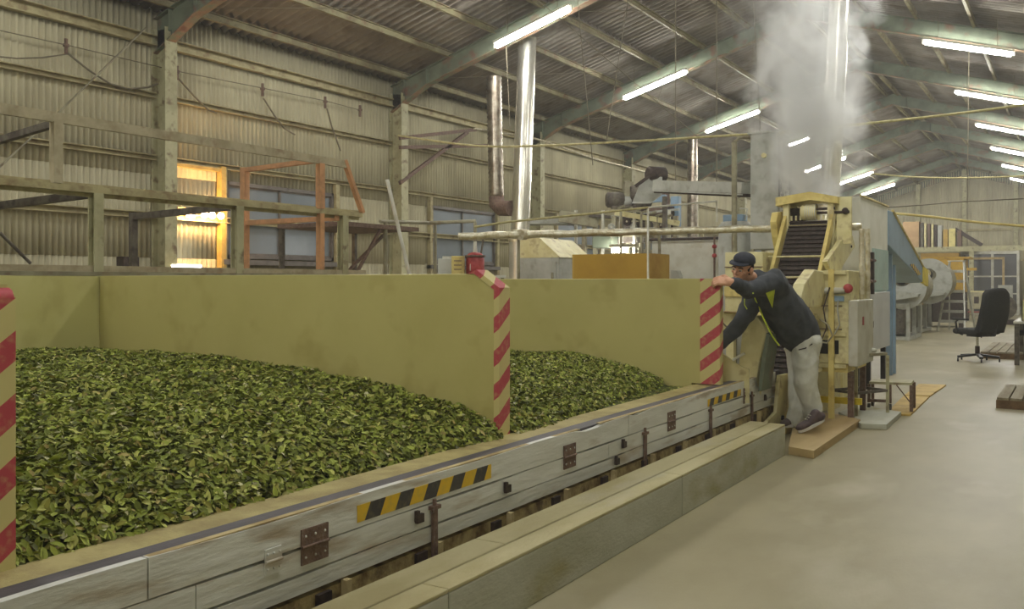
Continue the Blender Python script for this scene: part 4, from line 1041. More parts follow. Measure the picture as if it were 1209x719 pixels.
# ------------------------------------------------------------ back of the hall
ys = 41.5
sh = thing('storage_mezzanine', 'high shelf against the back gable wall loaded with boxes and boards', 'shelf', (-4.8, ys, 0))
a, b = onY(1086, 292, ys), onY(1152, 292, ys)
MB().bb(a.x-2.2, b.x, ys-.6, ys+2.2, a.z-.14, a.z-.02).build('shelf_deck', grey_steel, sh)
MB().bb(a.x-2.2, b.x+3.2, ys-.7, ys-.6, a.z-.22, a.z-.02).build('front_beam', steel_olive, sh)
for x in (a.x-2.1, b.x-.1, b.x+3.1): MB().bb(x-.08, x+.08, ys-.68, ys-.52, 0, a.z-.2).build('post', steel_olive, sh)
zs = a.z-.02
def shelfbox(px0, px1, pyt, m, nm, label, dep=.6, cat_='box', group=None, yy=0):
    p0, p1 = onY(px0, pyt, ys+yy), onY(px1, pyt, ys+yy)
    return single(MB().bb(p0.x, p1.x, ys+yy, ys+yy+dep, zs+.001, p0.z), nm, m, label, cat_, group, bevel=.01)
carton = mat('carton', (186, 156, 116), .8, rgb2=(170, 140, 102), scale=3)
shelfbox(1066, 1085, 262, carton, 'carton', 'big tan carton at the left end of the high back shelf')
for i, (x0, x1, m_, lb_) in enumerate(((1087, 1090, steel_dark, 'dark brown'), (1091, 1093.5, cream, 'cream'), (1095, 1098, rust_dark, 'rusty brown'), (1099.5, 1102, cream, 'pale'), (1103, 1106, iron, 'black'))):
    shelfbox(x0, x1, 263+i*.6, m_, 'upright_board', '%s upright board on the back shelf, number %s from the tan carton' % (lb_, ('one', 'two', 'three', 'four', 'five')[i]), .5, 'board', 'boards standing on the back shelf')
shelfbox(1107, 1112, 266, greypaint, 'upright_board', 'leaning grey board left of the yellow packs on the back shelf', .5, 'board', 'boards standing on the back shelf')
shelfbox(1113.5, 1119, 271, ochre2, 'pack', 'narrow ochre pack on the back shelf', .5, 'pack')
shelfbox(1120, 1128, 270, mat('pale_yellow', (224, 212, 140), .7), 'pack', 'wide pale yellow pack on the back shelf', .5, 'pack')
shelfbox(1130, 1135, 272, rust_dark, 'pack', 'brown pack right of the wide pale yellow pack', .5, 'pack')
p = onY(1143, 278, ys); 
single(MB().bar(V3((p.x-.5, ys+.1, zs+.75)), V3((p.x+.5, ys+.1, zs+.06)), .1, .15), 'leaning_board', iron, 'dark board leaning at the right end of the back shelf', 'board')
# glazed white frame
yf = 42.5
gf = thing('glazed_screen', 'white framed dark glazed screen under the high beam at the back wall', 'window screen', (onY(1170, 340, yf).x, yf, 0))
x0, x1 = onY(1136, 300, yf).x, onY(1202, 300, yf).x; zt = onY(1170, 295, yf).z
for x in (x0, (x0+x1)/2+.1, x1): MB().bb(x-.05, x+.05, yf-.04, yf+.04, 0, zt).build('frame_post', white_p, gf)
for z_, h_ in ((zt-.06, .12), (onY(1170, 325.5, yf).z, .06), (.9, .05), (.05, .1)):
    MB().bb(x0, x1, yf-.045, yf+.045, z_-h_, z_+.0).build('frame_rail', white_p, gf)
dk_glass = mat('dark_glass', (84, 86, 88), .15, rgb2=(74, 74, 78), scale=.6, spec=.6)
zm = onY(1170, 325.5, yf).z
for xa, xb in ((x0+.05, (x0+x1)/2+.05), ((x0+x1)/2+.15, x1-.05)):
    for za, zb in ((zm, zt-.18), (.9, zm-.06), (.1, .85)):
        MB().bb(xa, xb, yf-.006, yf+.006, za, zb).build('pane', dk_glass, gf)
p = onY(1155, 305, 41.9)
single(MB().bb(p.x-.9, p.x+.95, 41.85, 41.95, p.z-.05, p.z+.04).bb(p.x-.9, p.x-.82, 41.85, 41.95, 0, p.z).bb(p.x+.87, p.x+.95, 41.85, 41.95, 0, p.z), 'pipe_frame', wood, 'pale wooden crossbar frame in front of the glazed screen', 'frame')
# yellow machine
p0, p1 = onZ(1094, 388, 0), onZ(1137, 388, 0)
yy_ = 30.0; a, b = onY(1094, 306, yy_), onY(1138, 306, yy_)
ymach = thing('yellow_machine', 'big ochre yellow machine behind the stepladder', 'machine', ((a.x+b.x)/2, yy_, 0))
ypaint = mat('machine_yellow', (196, 158, 52), .5, rgb2=(180, 142, 44), scale=3, streak=((120, 84, 44), 6, .5))
MB().bb(a.x, b.x, yy_, yy_+1.2, 1.05, a.z).build('machine_body', ypaint, ymach, bevel=.02)
MB().bb(a.x-.1, b.x+.15, yy_-.02, yy_+1.2, a.z, a.z+.06).build('top_edge', ypaint, ymach)
MB().bb(a.x, b.x, yy_+.1, yy_+1.1, .15, 1.05).build('lower_body', iron, ymach)
for x in (a.x+.08, b.x-.08):
    MB().bb(x-.06, x+.06, yy_-.01, yy_+.1, 0, 1.05).build('leg', iron, ymach)
q0 = onY(1137, 317, yy_); MB().bb(q0.x, q0.x+.36, yy_, yy_+.1, q0.z-.06, q0.z+.02).build('arm', ypaint, ymach)
MB().box(((a.x+b.x)/2, yy_-.03, 1.25), (.5, .06, .25)).build('rusty_bracket', rust_dark, ymach)
# crates and cases right of the ladder
c = onZ(1152, 377, 0)
cr = thing('equipment_case', 'cream equipment case with a dark panel, on a rack between stepladder and chair', 'case', c)
dd = c.y; a, b = onY(1141, 345, dd), onY(1165, 365, dd)
MB().bb(a.x, b.x, dd, dd+.5, b.z, a.z).build('case_body', mat('case_cream', (178, 172, 142), .6), cr, bevel=.01)
MB().bb(a.x+.25, b.x-.25, dd-.01, dd-.001, b.z+.2, a.z-.16).build('dark_panel', iron, cr)
for x in (a.x+.03, b.x-.03):
    for y in (dd+.03, dd+.47): MB().bb(x-.025, x+.025, y-.025, y+.025, 0, b.z).build('leg', steel_dark, cr)
MB().bb(a.x, b.x, dd, dd+.5, .25, .28).build('lower_shelf', redp, cr)
MB().bb(a.x-.1, b.x+.2, dd-.0, dd+.5, a.z, a.z+.05).build('lid', cream, cr)
c = onZ(1183, 383, 0); dd = c.y
fan = thing('floor_fan_blower', 'grey blower with a round housing behind the office chair', 'blower', c)
MB().tube([(c.x, dd-.2, .55), (c.x, dd+.2, .55)], .42, 24).build('housing', steel_dark, fan)
MB().bb(c.x-.1, c.x+.3, dd-.15, dd+.15, .8, 1.25).build('outlet', greypaint, fan)
MB().bb(c.x-.35, c.x+.35, dd-.2, dd+.2, 0, .16).build('base', iron, fan)
# shelf clutter right under mezzanine
p0, p1 = onY(1087, 300, 40.9), onY(1132, 297, 40.9)
single(MB().bb(p0.x, p1.x, 40.9, 41.6, 1.75, p1.z-.05).bb(p0.x, p0.x+.1, 40.9, 41.6, 0, 1.75).bb(p1.x-.1, p1.x, 40.9, 41.6, 0, 1.75), 'wooden_hopper', ochre, 'ochre wooden hopper under the high back shelf', 'hopper')

# ------------------------------------------------------------ office chair
def office_chair(base_pt, s, rz, label, full=True):
    t = thing('office_chair', label, 'chair', base_pt, 'black office chairs')
    R = Matrix.Rotation(rz, 3, 'Z')
    def P(x, y, z): return base_pt + R @ V3((x*s, y*s, z*s))
    for k in range(5):
        a = 2*PI*k/5+.3; e = P(.31*math.cos(a), .31*math.sin(a), .075)
        MB().bar(P(0, 0, .11), e, .055*s, .035*s).build('base_spoke', black_p, t, bevel=.006)
        w_ = MB().tube([e+V3((-.012, 0, -.045*s)), e+V3((.012, 0, -.045*s))], .03*s, 10).build('caster', black_p, t)
    MB().tube([P(0, 0, .09), P(0, 0, .24)], .035*s, 12).build('gas_lift', iron, t)
    MB().tube([P(0, 0, .24), P(0, 0, .40)], .02*s, 12).build('gas_lift_piston', chrome, t)
    MB().box(P(0, 0, .41), (.24*s, .2*s, .04*s), rz=rz).build('seat_plate', black_p, t)
    MB().tube([P(.1, .05, .40), P(.22, .12, .36)], .008, 6).build('lever', iron, t)
    # seat cushion: rounded
    MB().box(P(0, .02, .475), (.50*s, .50*s, .095*s), rz=rz).build('seat', black_cloth, t, bevel=.04*s)
    # tall back, lofted curved pad
    m = MB(); rows_ = 12; cols = 8; vs = []
    for i in range(rows_+1):
        v = i/rows_; z = .46+.70*v; hw = .27*(1-.18*v**3)*(1 if v < .93 else .8)
        lean = -.23-.13*v-.04*math.sin(v*PI)+.0
        for j in range(cols+1):
            u = -1+2*j/cols; vs.append(P(u*hw, lean+.05*u*u, z+(-.03*u*u if v > .9 else 0)))
        for j in range(cols+1):
            u = 1-2*j/cols; vs.append(P(u*hw*.96, lean-.085+.05*u*u, z+(-.03*u*u if v > .9 else 0)))
    n = 2*(cols+1); fs = []
    for i in range(rows_):
        for j in range(n): fs.append((i*n+j, i*n+(j+1) % n, (i+1)*n+(j+1) % n, (i+1)*n+j))
    fs += [tuple(range(n))[::-1], tuple(range(rows_*n, rows_*n+n))]
    m.add(vs, fs, True); m.build('backrest', black_cloth, t)
    MB().bar(P(0, -.05, .41), P(0, -.30, .42), .07*s, .03*s).bar(P(0, -.30, .42), P(0, -.34, .7), .07*s, .03*s).build('back_bracket', black_p, t)
    for sx in (-1, 1):
        MB().tube([P(sx*.2, .1, .42), P(sx*.29, .12, .46), P(sx*.30, .14, .62), P(sx*.30, .1, .655)], .016*s, 8).build('arm_post', black_p, t)
        MB().bar(P(sx*.30, -.1, .665), P(sx*.30, .2, .665), .055*s, .03*s).build('armrest', black_p, t, bevel=.01)
    return t
cb = onZ(1154, 426.5, 0)
office_chair(cb, 1.08, math.radians(52), 'black high-backed office chair standing alone on the concrete floor')
cb = onZ(1228, 426, 0)
office_chair(cb, 1.0, math.radians(70), 'black office chair cut by the right border, at the work table')
# work table with tray
tb = onZ(1199, 431, 0)
wt_ = thing('work_table', 'pale work table at the right border beside the office chair', 'table', tb)
zt = CH - (382-333)/1080*((tb-V3((0, 0, CH))).dot(V3((-SN, CS, 0)))) 
MB().bb(tb.x-.03, tb.x+.95, tb.y-.05, tb.y+1.6, zt, zt+.04).build('table_top', white_p, wt_, bevel=.004)
for x in (tb.x+.02, tb.x+.9):
    for y in (tb.y, tb.y+1.5): MB().bb(x-.035, x+.035, y-.035, y+.035, 0, zt).build('leg', steel_dark, wt_)
bxp = V3((tb.x+.08, tb.y+.1, zt+.04))
bn = thing('cream_bin', 'cream plastic bin heaped with orange parcels on the work table', 'bin', bxp)
MB().bb(bxp.x, bxp.x+.5, bxp.y, bxp.y+.02, bxp.z, bxp.z+.33).bb(bxp.x, bxp.x+.02, bxp.y, bxp.y+.6, bxp.z, bxp.z+.33).bb(bxp.x+.48, bxp.x+.5, bxp.y, bxp.y+.6, bxp.z, bxp.z+.33).bb(bxp.x, bxp.x+.5, bxp.y+.58, bxp.y+.6, bxp.z, bxp.z+.33).bb(bxp.x, bxp.x+.5, bxp.y, bxp.y+.6, bxp.z, bxp.z+.02).build('bin_body', cream, bn)
orange_m = mat('orange_bag', (224, 140, 80), .5, rgb2=(214, 176, 130), scale=20, thr=(.45, .55))
for k, w_ in enumerate(('nearest the front left rim', 'nearest the front right rim', 'at the rear left', 'at the rear right')):
    c_ = (bxp.x+.13+.22*(k % 2), bxp.y+.15+.27*(k//2), bxp.z+.33)
    single(MB().ball(c_, (.11, .13, .09), 10, 7), 'orange_parcel', orange_m, 'orange parcel in the cream bin on the table, '+w_, 'parcel', 'orange parcels in the cream bin')
# slatted platforms at the right
def slatted(pts_front_left, w_, l_, h, n, label):
    p = onZ(*pts_front_left, 0); t = thing('slatted_platform', label, 'pallet', p, 'wooden slatted platforms at the right')
    sw = w_/n
    for i in range(n):
        MB().bb(p.x+i*sw+.008, p.x+(i+1)*sw-.008, p.y, p.y+l_, h-.025, h).build('slat', grey_slat, t)
    for yy in (0, l_/2, l_-.05): MB().bb(p.x, p.x+w_, p.y+yy, p.y+yy+.05, 0, h-.026).build('bearer', board_rust, t)
    return t
grey_slat = mat('grey_slat', (160, 152, 128), .8, rgb2=(134, 122, 98), scale=8, stretch=(1, .1, 1))
board_rust = mat('brown_bearer', (122, 96, 66), .8, rgb2=(96, 74, 52), scale=8)
slatted((1176, 482), 1.25, 1.5, .115, 10, 'nearer grey slatted wooden platform at the right border')
slatted((1157, 423), 1.2, 3.0, .12, 9, 'farther slatted wooden platform behind the office chair')

# ------------------------------------------------------------ mats and boards on the floor
def slab(pix, h, m, nm, label, cat_, z0=0, bev=.003):
    ps = [onZ(x, y, z0+h) for x, y in pix]
    return single(MB().prism([V3((p.x, p.y, z0+.001)) for p in ps], (0, 0, h-.001)), nm, m, label, cat_, bevel=bev)
slab([(931, 527), (961, 532), (1016, 495), (985, 488), (940, 486)], .065, wood, 'plywood_step', 'tan plywood step under the man at the end of the curb', 'board')
slab([(1016.5, 500), (1047, 501), (1064, 486), (1012, 478), (990, 486)], .05, curb_m, 'concrete_plate', 'grey concrete plate under the tall stool', 'plate')
slab([(1045, 488), (1075, 489), (1097, 468), (1067, 467)], .02, yellow_mat, 'yellow_board', 'nearer yellow floor board under the low caster bench', 'board')
slab([(1068, 466), (1098, 467), (1117, 454), (1085, 453)], .02, yellow_mat, 'yellow_board', 'farther yellow floor board beyond the low caster bench', 'board')
# tall stool
s0 = onZ(1048, 487, .05); s1 = onZ(1011, 491, .05)
stl = thing('tall_stool', 'tall angle iron stool with crumpled white cloth stuck on top, by the cream machine', 'stool', (s0+s1)/2)
wdir = (s0-s1); wl_ = wdir.length; wd = wdir.normalized(); dd_ = V3((-wd.y, wd.x, 0))*.30
TZ = .62
cr4 = [s1, s0, s0+dd_, s1+dd_]
for p in cr4: MB().bb(p.x-.014, p.x+.014, p.y-.014, p.y+.014, .05, TZ).build('leg', steel_olive, stl)
MB().prism([V3((p.x, p.y, TZ)) for p in cr4], (0, 0, .03)).build('stool_top', grey_steel, stl, bevel=.004)
for i in range(4): MB().bar(down(cr4[i], .27), down(cr4[(i+1) % 4], .27), .02, .025).build('stretcher', steel_dark, stl)
m = MB()
cc = (cr4[0]+cr4[2])/2
for k in range(7): m.ball((cc.x+random.uniform(-.11, .1), cc.y+random.uniform(-.08, .08), TZ+.05), (.06, .05, .028), 8, 6)
single(m, 'crumpled_cloth', white_p, 'crumpled white cloth lying on the tall stool', 'cloth')
# low caster bench
b0 = onZ(1076, 486, .02); b1 = onZ(1026, 484, .02); dz = V3((-.15, .3, 0))
lb_ = thing('caster_bench', 'low rusty iron bench on casters, right of the tall stool', 'bench', (b0+b1)/2)
BZ = .29
c4 = [b1, b0, b0+V3((-.02, .32, 0)), b1+V3((-.02, .32, 0))]
MB().prism([V3((p.x, p.y, BZ)) for p in c4], (0, 0, .025)).build('bench_top', steel_olive, lb_)
for p in (c4[1], c4[2]): MB().bb(p.x-.016, p.x+.016, p.y-.016, p.y+.016, .02, BZ).build('leg', rust_dark, lb_)
for p in (c4[0], c4[3], (c4[0]+c4[1])/2):
    MB().bb(p.x-.014, p.x+.014, p.y-.014, p.y+.014, .10, BZ).build('leg', rust_dark, lb_)
    MB().tube([(p.x-.012, p.y, .057), (p.x+.012, p.y, .057)], .036, 12).build('caster', black_p, lb_)
MB().bar(down(c4[0], .12), down((c4[0]+c4[1])/2, .12), .025, .03).build('stretcher', rust_dark, lb_)
MB().bar(down(c4[1], .1), down(c4[1].lerp(c4[0], .35), BZ), .012, .012).build('brace', rust_dark, lb_)

# ------------------------------------------------------------ overhead ropes and wires
def rope(pts, r, m, nm, label, cat_='rope'):
    sm_ = []
    P_ = [W(*p) for p in pts]
    for i in range(len(P_)-1):
        p0, p1, p2, p3 = P_[max(i-1, 0)], P_[i], P_[i+1], P_[min(i+2, len(P_)-1)]
        for k in range(6):
            t_ = k/6; sm_.append(.5*((2*p1)+(p2-p0)*t_+(2*p0-5*p1+4*p2-p3)*t_**2+(3*p1-p0-3*p2+p3)*t_**3))
    sm_.append(P_[-1]); return single(MB().tube(sm_, r, 6), nm, m, label, cat_)
rope([(470, 160, 14), (560, 172, 13.2), (640, 172, 12.6), (760, 166, 12), (860, 160, 11.5), (930, 156, 11), (985, 150, 10.8), (1060, 142, 10.6), (1140, 133, 10.4), (1230, 121, 10.2)], .015, rope_m, 'long_hose', 'long pale hose slung across the hall above the steam machine', 'hose')
rope([(1028, 205, 20), (1080, 209, 20), (1130, 210, 20), (1180, 209, 20), (1240, 206, 20)], .018, rope_m, 'slack_rope', 'pale rope sagging between the lamp rows near the gable', 'rope')
rope([(1046, 245, 14), (1090, 242, 14), (1140, 238, 14), (1240, 233, 14)], .009, wire_m, 'thin_line', 'thin line running right from the top of the white enclosure', 'wire')
rope([(1056, 252, 14), (1100, 256, 14), (1150, 262, 14), (1209, 267, 14), (1240, 270, 14)], .02, cream2, 'yellow_pipe', 'yellowish pipe running right from the top of the blue chute', 'pipe')
def wire(x0, y0, x1, y1, d, label, r=.006):
    a, b = W(x0, y0, d), W(x1, y1, d); dd = (a-b).normalized()
    for _ in range(400):
        if a.z >= zroof(a.x)-.02: break
        a = a + dd*.02
    single(MB().tube([a, b], r, 6), 'hanging_wire', wire_m, label, 'wire')
wire(681, -10, 700, 195, 12, 'long thin wire hanging right of the bright flue')
wire(598, 65, 602, 148, 14.5, 'short thin wire left of the bright flue under the nearest lamp')
wire(723, 120, 716, 166, 12, 'thin wire under the second nearest left lamp')
wire(892, 45, 898, 157, 11, 'thin wire above the tall grey box')
wire(1143, 152, 1142, 240, 16, 'thin wire hanging in front of the gable wall', .008)
wire(822, 160, 829, 166, 12, 'tiny wire tail by the thin flue')
rope([(560, 152, 15.5), (600, 158, 16), (640, 166, 16.5), (700, 187, 17.5), (735, 196, 18.5), (775, 207, 18)], .02, mat('pale_bundle', (190, 184, 160), .8, rgb2=(150, 140, 112), scale=30), 'cable_bundle', 'loose pale cable bundle along the left wall behind the bright flue', 'cable')
# wall braces between second column and the ribbed duct
for (x0, y0, x1, y1, nm) in ((472, 163, 562, 153, 'upper nearly level'), (472, 174, 575, 172, 'lower level'), (472, 216, 552, 156, 'diagonal')):
    MB().bar(onX(x0, y0, XL+.3), onX(x1, y1, XL+.3), .05, .06).build('angle_brace', rust_dark, wall_left)

# ------------------------------------------------------------ flue in the steam and the steam itself
a = W(979, 238, 10.9); b = W(991.5, -5, 10.9); dirv = (b-a).normalized()
tp = a + dirv*((zroof(a.x)-a.z)/dirv.z)
sf = thing('steam_flue', 'tall bright flue rising out of the steam to the roof', 'flue', a)
n = 5
for i in range(n): MB().tube([a.lerp(tp, i/n), a.lerp(tp, (i+1)/n)-dirv*.012], .118, 26).build('flue_section', chrome, sf)
for i in range(1, n): MB().tube([a.lerp(tp, i/n)-dirv*.015, a.lerp(tp, i/n)+dirv*.015], .123, 26).build('joint_ring', chrome, sf)
q = down(a, 1.45); MB().tube([q, down(a, a.z-.1), a], [.15, .15, .118], 22).build('flue_foot', foil, sf)
q2 = down(a, 0); MB().bb(q2.x-.2, q2.x+.2, q2.y-.2, q2.y+.2, 0, 1.45).build('burner_case', cream, sf)
def steam_mat(axis_pts, dens):
    m = bpy.data.materials.new('steam'); m.use_nodes = True; nt = m.node_tree; N = nt.nodes; L = nt.links
    N.remove(N['Principled BSDF']); out = N['Material Output']
    pv = N.new('ShaderNodeVolumePrincipled'); pv.inputs['Color'].default_value = (.97, .98, .97, 1); pv.inputs['Anisotropy'].default_value = .25
    g = N.new('ShaderNodeNewGeometry')
    sep = N.new('ShaderNodeSeparateXYZ'); L.new(g.outputs['Position'], sep.inputs[0])
    # axis centre as a function of height
    z0, z1 = axis_pts[0][2], axis_pts[1][2]
    tz = N.new('ShaderNodeMapRange'); tz.inputs[1].default_value = z0; tz.inputs[2].default_value = z1; L.new(sep.outputs[2], tz.inputs[0])
    cx_ = N.new('ShaderNodeMapRange'); cx_.inputs[3].default_value = axis_pts[0][0]; cx_.inputs[4].default_value = axis_pts[1][0]; L.new(tz.outputs[0], cx_.inputs[0])
    cy_ = N.new('ShaderNodeMapRange'); cy_.inputs[3].default_value = axis_pts[0][1]; cy_.inputs[4].default_value = axis_pts[1][1]; L.new(tz.outputs[0], cy_.inputs[0])
    rr = N.new('ShaderNodeMapRange'); rr.inputs[3].default_value = .46; rr.inputs[4].default_value = .74; L.new(tz.outputs[0], rr.inputs[0])
    cb_ = N.new('ShaderNodeCombineXYZ'); L.new(cx_.outputs[0], cb_.inputs[0]); L.new(cy_.outputs[0], cb_.inputs[1]); L.new(sep.outputs[2], cb_.inputs[2])
    dist = N.new('ShaderNodeVectorMath'); dist.operation = 'DISTANCE'; L.new(g.outputs['Position'], dist.inputs[0]); L.new(cb_.outputs[0], dist.inputs[1])
    dr = N.new('ShaderNodeMath'); dr.operation = 'DIVIDE'; L.new(dist.outputs['Value'], dr.inputs[0]); L.new(rr.outputs[0], dr.inputs[1])
    ns = N.new('ShaderNodeTexNoise'); ns.inputs['Scale'].default_value = 2.1; ns.inputs['Detail'].default_value = 5; ns.inputs['Roughness'].default_value = .6; ns.inputs['Distortion'].default_value = .5
    mp_ = N.new('ShaderNodeMapping'); mp_.inputs['Scale'].default_value = (1, 1, .8); L.new(g.outputs['Position'], mp_.inputs[0]); L.new(mp_.outputs[0], ns.inputs['Vector'])
    sub = N.new('ShaderNodeMath'); sub.operation = 'MULTIPLY_ADD'; L.new(ns.outputs[0], sub.inputs[0]); sub.inputs[1].default_value = 3.4; sub.inputs[2].default_value = -1.12
    fin = N.new('ShaderNodeMath'); fin.operation = 'SUBTRACT'; L.new(sub.outputs[0], fin.inputs[0]); L.new(dr.outputs[0], fin.inputs[1])
    mr = N.new('ShaderNodeMapRange'); mr.inputs[1].default_value = -.35; mr.inputs[2].default_value = .75; mr.inputs[3].default_value = 0; mr.inputs[4].default_value = dens; L.new(fin.outputs[0], mr.inputs[0])
    fade = N.new('ShaderNodeMapRange'); fade.inputs[3].default_value = 1.5; fade.inputs[4].default_value = .42; L.new(tz.outputs[0], fade.inputs[0])
    mu = N.new('ShaderNodeMath'); mu.operation = 'MULTIPLY'; L.new(mr.outputs[0], mu.inputs[0]); L.new(fade.outputs[0], mu.inputs[1])
    L.new(mu.outputs[0], pv.inputs['Density']); L.new(pv.outputs[0], out.inputs['Volume'])
    return m
c0 = W(962, 236, 10.35); c1 = W(948, 10, 10.3)
steam = steam_mat((tuple(c0), tuple(c1)), 6.5)
ztop = zroof(c1.x)-.45
lo = c0.z+.02
single(MB().tube([c0.lerp(c1, 0), c0.lerp(c1, .12), c0.lerp(c1, .5), c1, V3((c1.x-.05, c1.y, ztop))], [.42, .62, .95, 1.1, 1.1], 20), 'steam_plume', steam, 'white steam cloud rising from the cream machine around the bright flue', 'steam', kind='stuff')
# ------------------------------------------------------------ the man
def solid(prims, name, m, parent, voxel=.012, smooth=6, folds=0, ff=8):
    """one continuous surface: the union of tapered capsules and ellipsoids, remeshed and smoothed"""
    mb = MB()
    for p in prims:
        if p[0] == 'c':                                   # capsule chain: points, radii, optional flattening
            _, pts, rs = p[:3]
            for i in range(len(pts)-1):
                a, b = V3(pts[i]), V3(pts[i+1]); k = 5
                mb.tube([a.lerp(b, j/k) for j in range(k+1)], [rs[i]+(rs[i+1]-rs[i])*j/k for j in range(k+1)], 18)
            for q, r_ in zip(pts, rs): mb.ball(q, r_, 18, 12)
        else:
            _, c, r_, R = p; mb.ball(c, r_, 20, 14, R)
    me = bpy.data.meshes.new('tmp'); me.from_pydata(mb.v, [], mb.f)
    bm = bmesh.new(); bm.from_mesh(me); bmesh.ops.recalc_face_normals(bm, faces=bm.faces); bm.to_mesh(me); bm.free()
    o = bpy.data.objects.new('tmp', me); C.objects.link(o)
    rm = o.modifiers.new('r', 'REMESH'); rm.mode = 'VOXEL'; rm.voxel_size = voxel; rm.use_smooth_shade = True
    sm_ = o.modifiers.new('s', 'SMOOTH'); sm_.iterations = smooth; sm_.factor = .5
    dg = bpy.context.evaluated_depsgraph_get(); dg.update()
    me2 = bpy.data.meshes.new_from_object(o.evaluated_get(dg)); bpy.data.objects.remove(o)
    org = V3((0, 0, 0)); p = parent
    while p is not None: org += p.location; p = p.parent
    me2.transform(Matrix.Translation(-org)); me2.name = name
    if folds:                                             # cloth folds as real relief
        from mathutils import noise as mn
        for v in me2.vertices:
            c_ = v.co; w_ = mn.noise(V3((c_.x*ff, c_.y*ff, c_.z*ff*.8)))
            f_ = 1-abs(mn.noise(V3((c_.x*ff*1.3+7, c_.y*ff*1.3, c_.z*ff*.9+3))))*2.2
            v.co = c_ + v.normal*folds*(w_*.7+f_*.45)
    me2.materials.clear(); me2.materials.append(m)
    me2.polygons.foreach_set('use_smooth', [True]*len(me2.polygons))
    r = bpy.data.objects.new(name, me2); C.objects.link(r)
    if parent: r.parent = parent
    return r
skin = mat('skin', (216, 166, 134), .5, rgb2=(200, 148, 116), scale=18)
jacket_m = mat('dark_jacket', (66, 70, 76), .8, rgb2=(54, 58, 64), scale=9, bump=.5, bscale=14)
trouser_m = mat('pale_trousers', (214, 216, 206), .85, rgb2=(196, 198, 186), scale=9, bump=.6, bscale=12)
cap_m = mat('dark_cap', (48, 52, 64), .8, rgb2=(38, 42, 52), scale=30)
shoe_m = mat('brown_shoe', (96, 82, 82), .6, rgb2=(76, 64, 68), scale=20)
sole_m = mat('white_sole', (214, 212, 206), .6)
lime = mat('lime_trim', (206, 224, 62), .6)
hair_m = mat('dark_hair', (46, 40, 38), .9)
# joints: pixel x, pixel y, depth
J = {k: W(*v) for k, v in dict(
    pelvis=(947, 398, 7.98), lhip=(951, 404, 7.91), rhip=(943, 404, 8.05), lknee=(951, 449, 7.90), rknee=(945, 451, 8.02),
    lank=(961, 494, 7.95), rank=(940, 498, 8.05), waist=(937, 385, 7.93), chest=(914, 349, 7.78), neck=(900, 331, 7.67),
    lsho=(914, 333, 7.62), rsho=(890, 354, 7.78), lelb=(884, 343, 7.36), lwri=(862, 338.5, 7.20), relb=(874, 383, 7.72), rwri=(845, 412, 7.62)).items()}
man = thing('person', 'man in dark jacket, pale trousers and dark cap leaning out to grip the striped partition', 'person', down(J['lank'], .065))
toward = (V3((0, 0, CH))-J['neck']).normalized()
HC = W(876.5, 317.5, 7.50)                                    # head centre
# head frame: face turned to image left, a little to the camera and down
rt = V3((CS, SN, 0)); fw = V3((-SN, CS, 0)); upv = V3((0, 0, 1))
face = (-rt*.62 - fw*.66 - upv*.12).normalized()
side_ = face.cross(upv).normalized(); hup = side_.cross(face).normalized()
tilt = Matrix.Rotation(math.radians(-14), 3, face)
side_ = tilt @ side_; hup = tilt @ hup
HR = Matrix((side_, face, hup)).transposed()             # local x = his right/left, y = forward, z = up
HS = 1.07
def H(x, y, z): return HC + HR @ V3((x*HS, y*HS, z*HS))
head = [
    ('e', H(0, -.012, .035), (.073, .090, .085), HR), ('e', H(0, .018, -.02), (.062, .070, .085), HR),
    ('e', H(0, .045, -.078), (.034, .034, .028), HR), ('e', H(0, .072, .022), (.050, .018, .012), HR),
    ('c', [H(0, .080, .012), H(0, .103, -.022)], [.010, .015]), ('e', H(.014, .088, -.026), (.009, .010, .008), HR), ('e', H(-.014, .088, -.026), (.009, .010, .008), HR),
    ('e', H(0, .078, -.052), (.024, .012, .008), HR), ('e', H(0, .074, -.063), (.020, .012, .007), HR),
    ('e', H(.040, .060, -.018), (.018, .018, .016), HR), ('e', H(-.040, .060, -.018), (.018, .018, .016), HR),
    ('e', H(.074, -.012, -.005), (.012, .022, .034), HR), ('e', H(-.074, -.012, -.005), (.012, .022, .034), HR),
    ('c', [H(0, -.02, -.06), J['neck']], [.052, .060])]
# hands -----------------------------------------------------------------
def hand(wri, palm_dir, pnorm, thumb_side, grip, s=1.0):
    """palm along palm_dir, palm faces pnorm; fingers bend towards pnorm"""
    u = palm_dir.normalized(); n_ = (pnorm - u*pnorm.dot(u)).normalized(); x = u.cross(n_).normalized()*thumb_side
    pr = [('c', [wri, wri+u*.03*s], [.028*s, .030*s])]
    for q in (-.026, -.009, .009, .026): pr.append(('c', [wri+u*.02*s+x*q*.7*s, wri+u*.092*s+x*q*s], [.017*s, .014*s]))
    for q, L_, in ((.030, .070), (.010, .080), (-.010, .074), (-.029, .058)):
        p = wri+u*.092*s+x*q*s; a = grip*.55; pts = [p]; rs = [.0105*s]
        for k, f_ in enumerate((.45, .32, .23)):
            d_ = u*math.cos(a)+n_*math.sin(a); p = p+d_*L_*f_*s; pts.append(p); rs.append((.0098-.0008*k)*s); a += grip*.75
        pr.append(('c', pts, rs))
    t0 = wri+u*.028*s+x*.028*s; t1 = t0+(x*.75+u*.55+n_*.25).normalized()*.042*s; t2 = t1+(u*.8+x*.1+n_*.6).normalized()*.032*s; t3 = t2+(u*.7-x*.15+n_*.7).normalized()*.026*s
    pr.append(('c', [t0, t1, t2, t3], [.016*s, .0125*s, .011*s, .009*s]))
    return pr
edge_top = V3((-2.43, 7.06, 1.378))                       # top corner of the wide striped board
lw = J['lwri']
lw = edge_top + (rt*.105 - upv*.030 - fw*.055)
J['lwri'] = lw
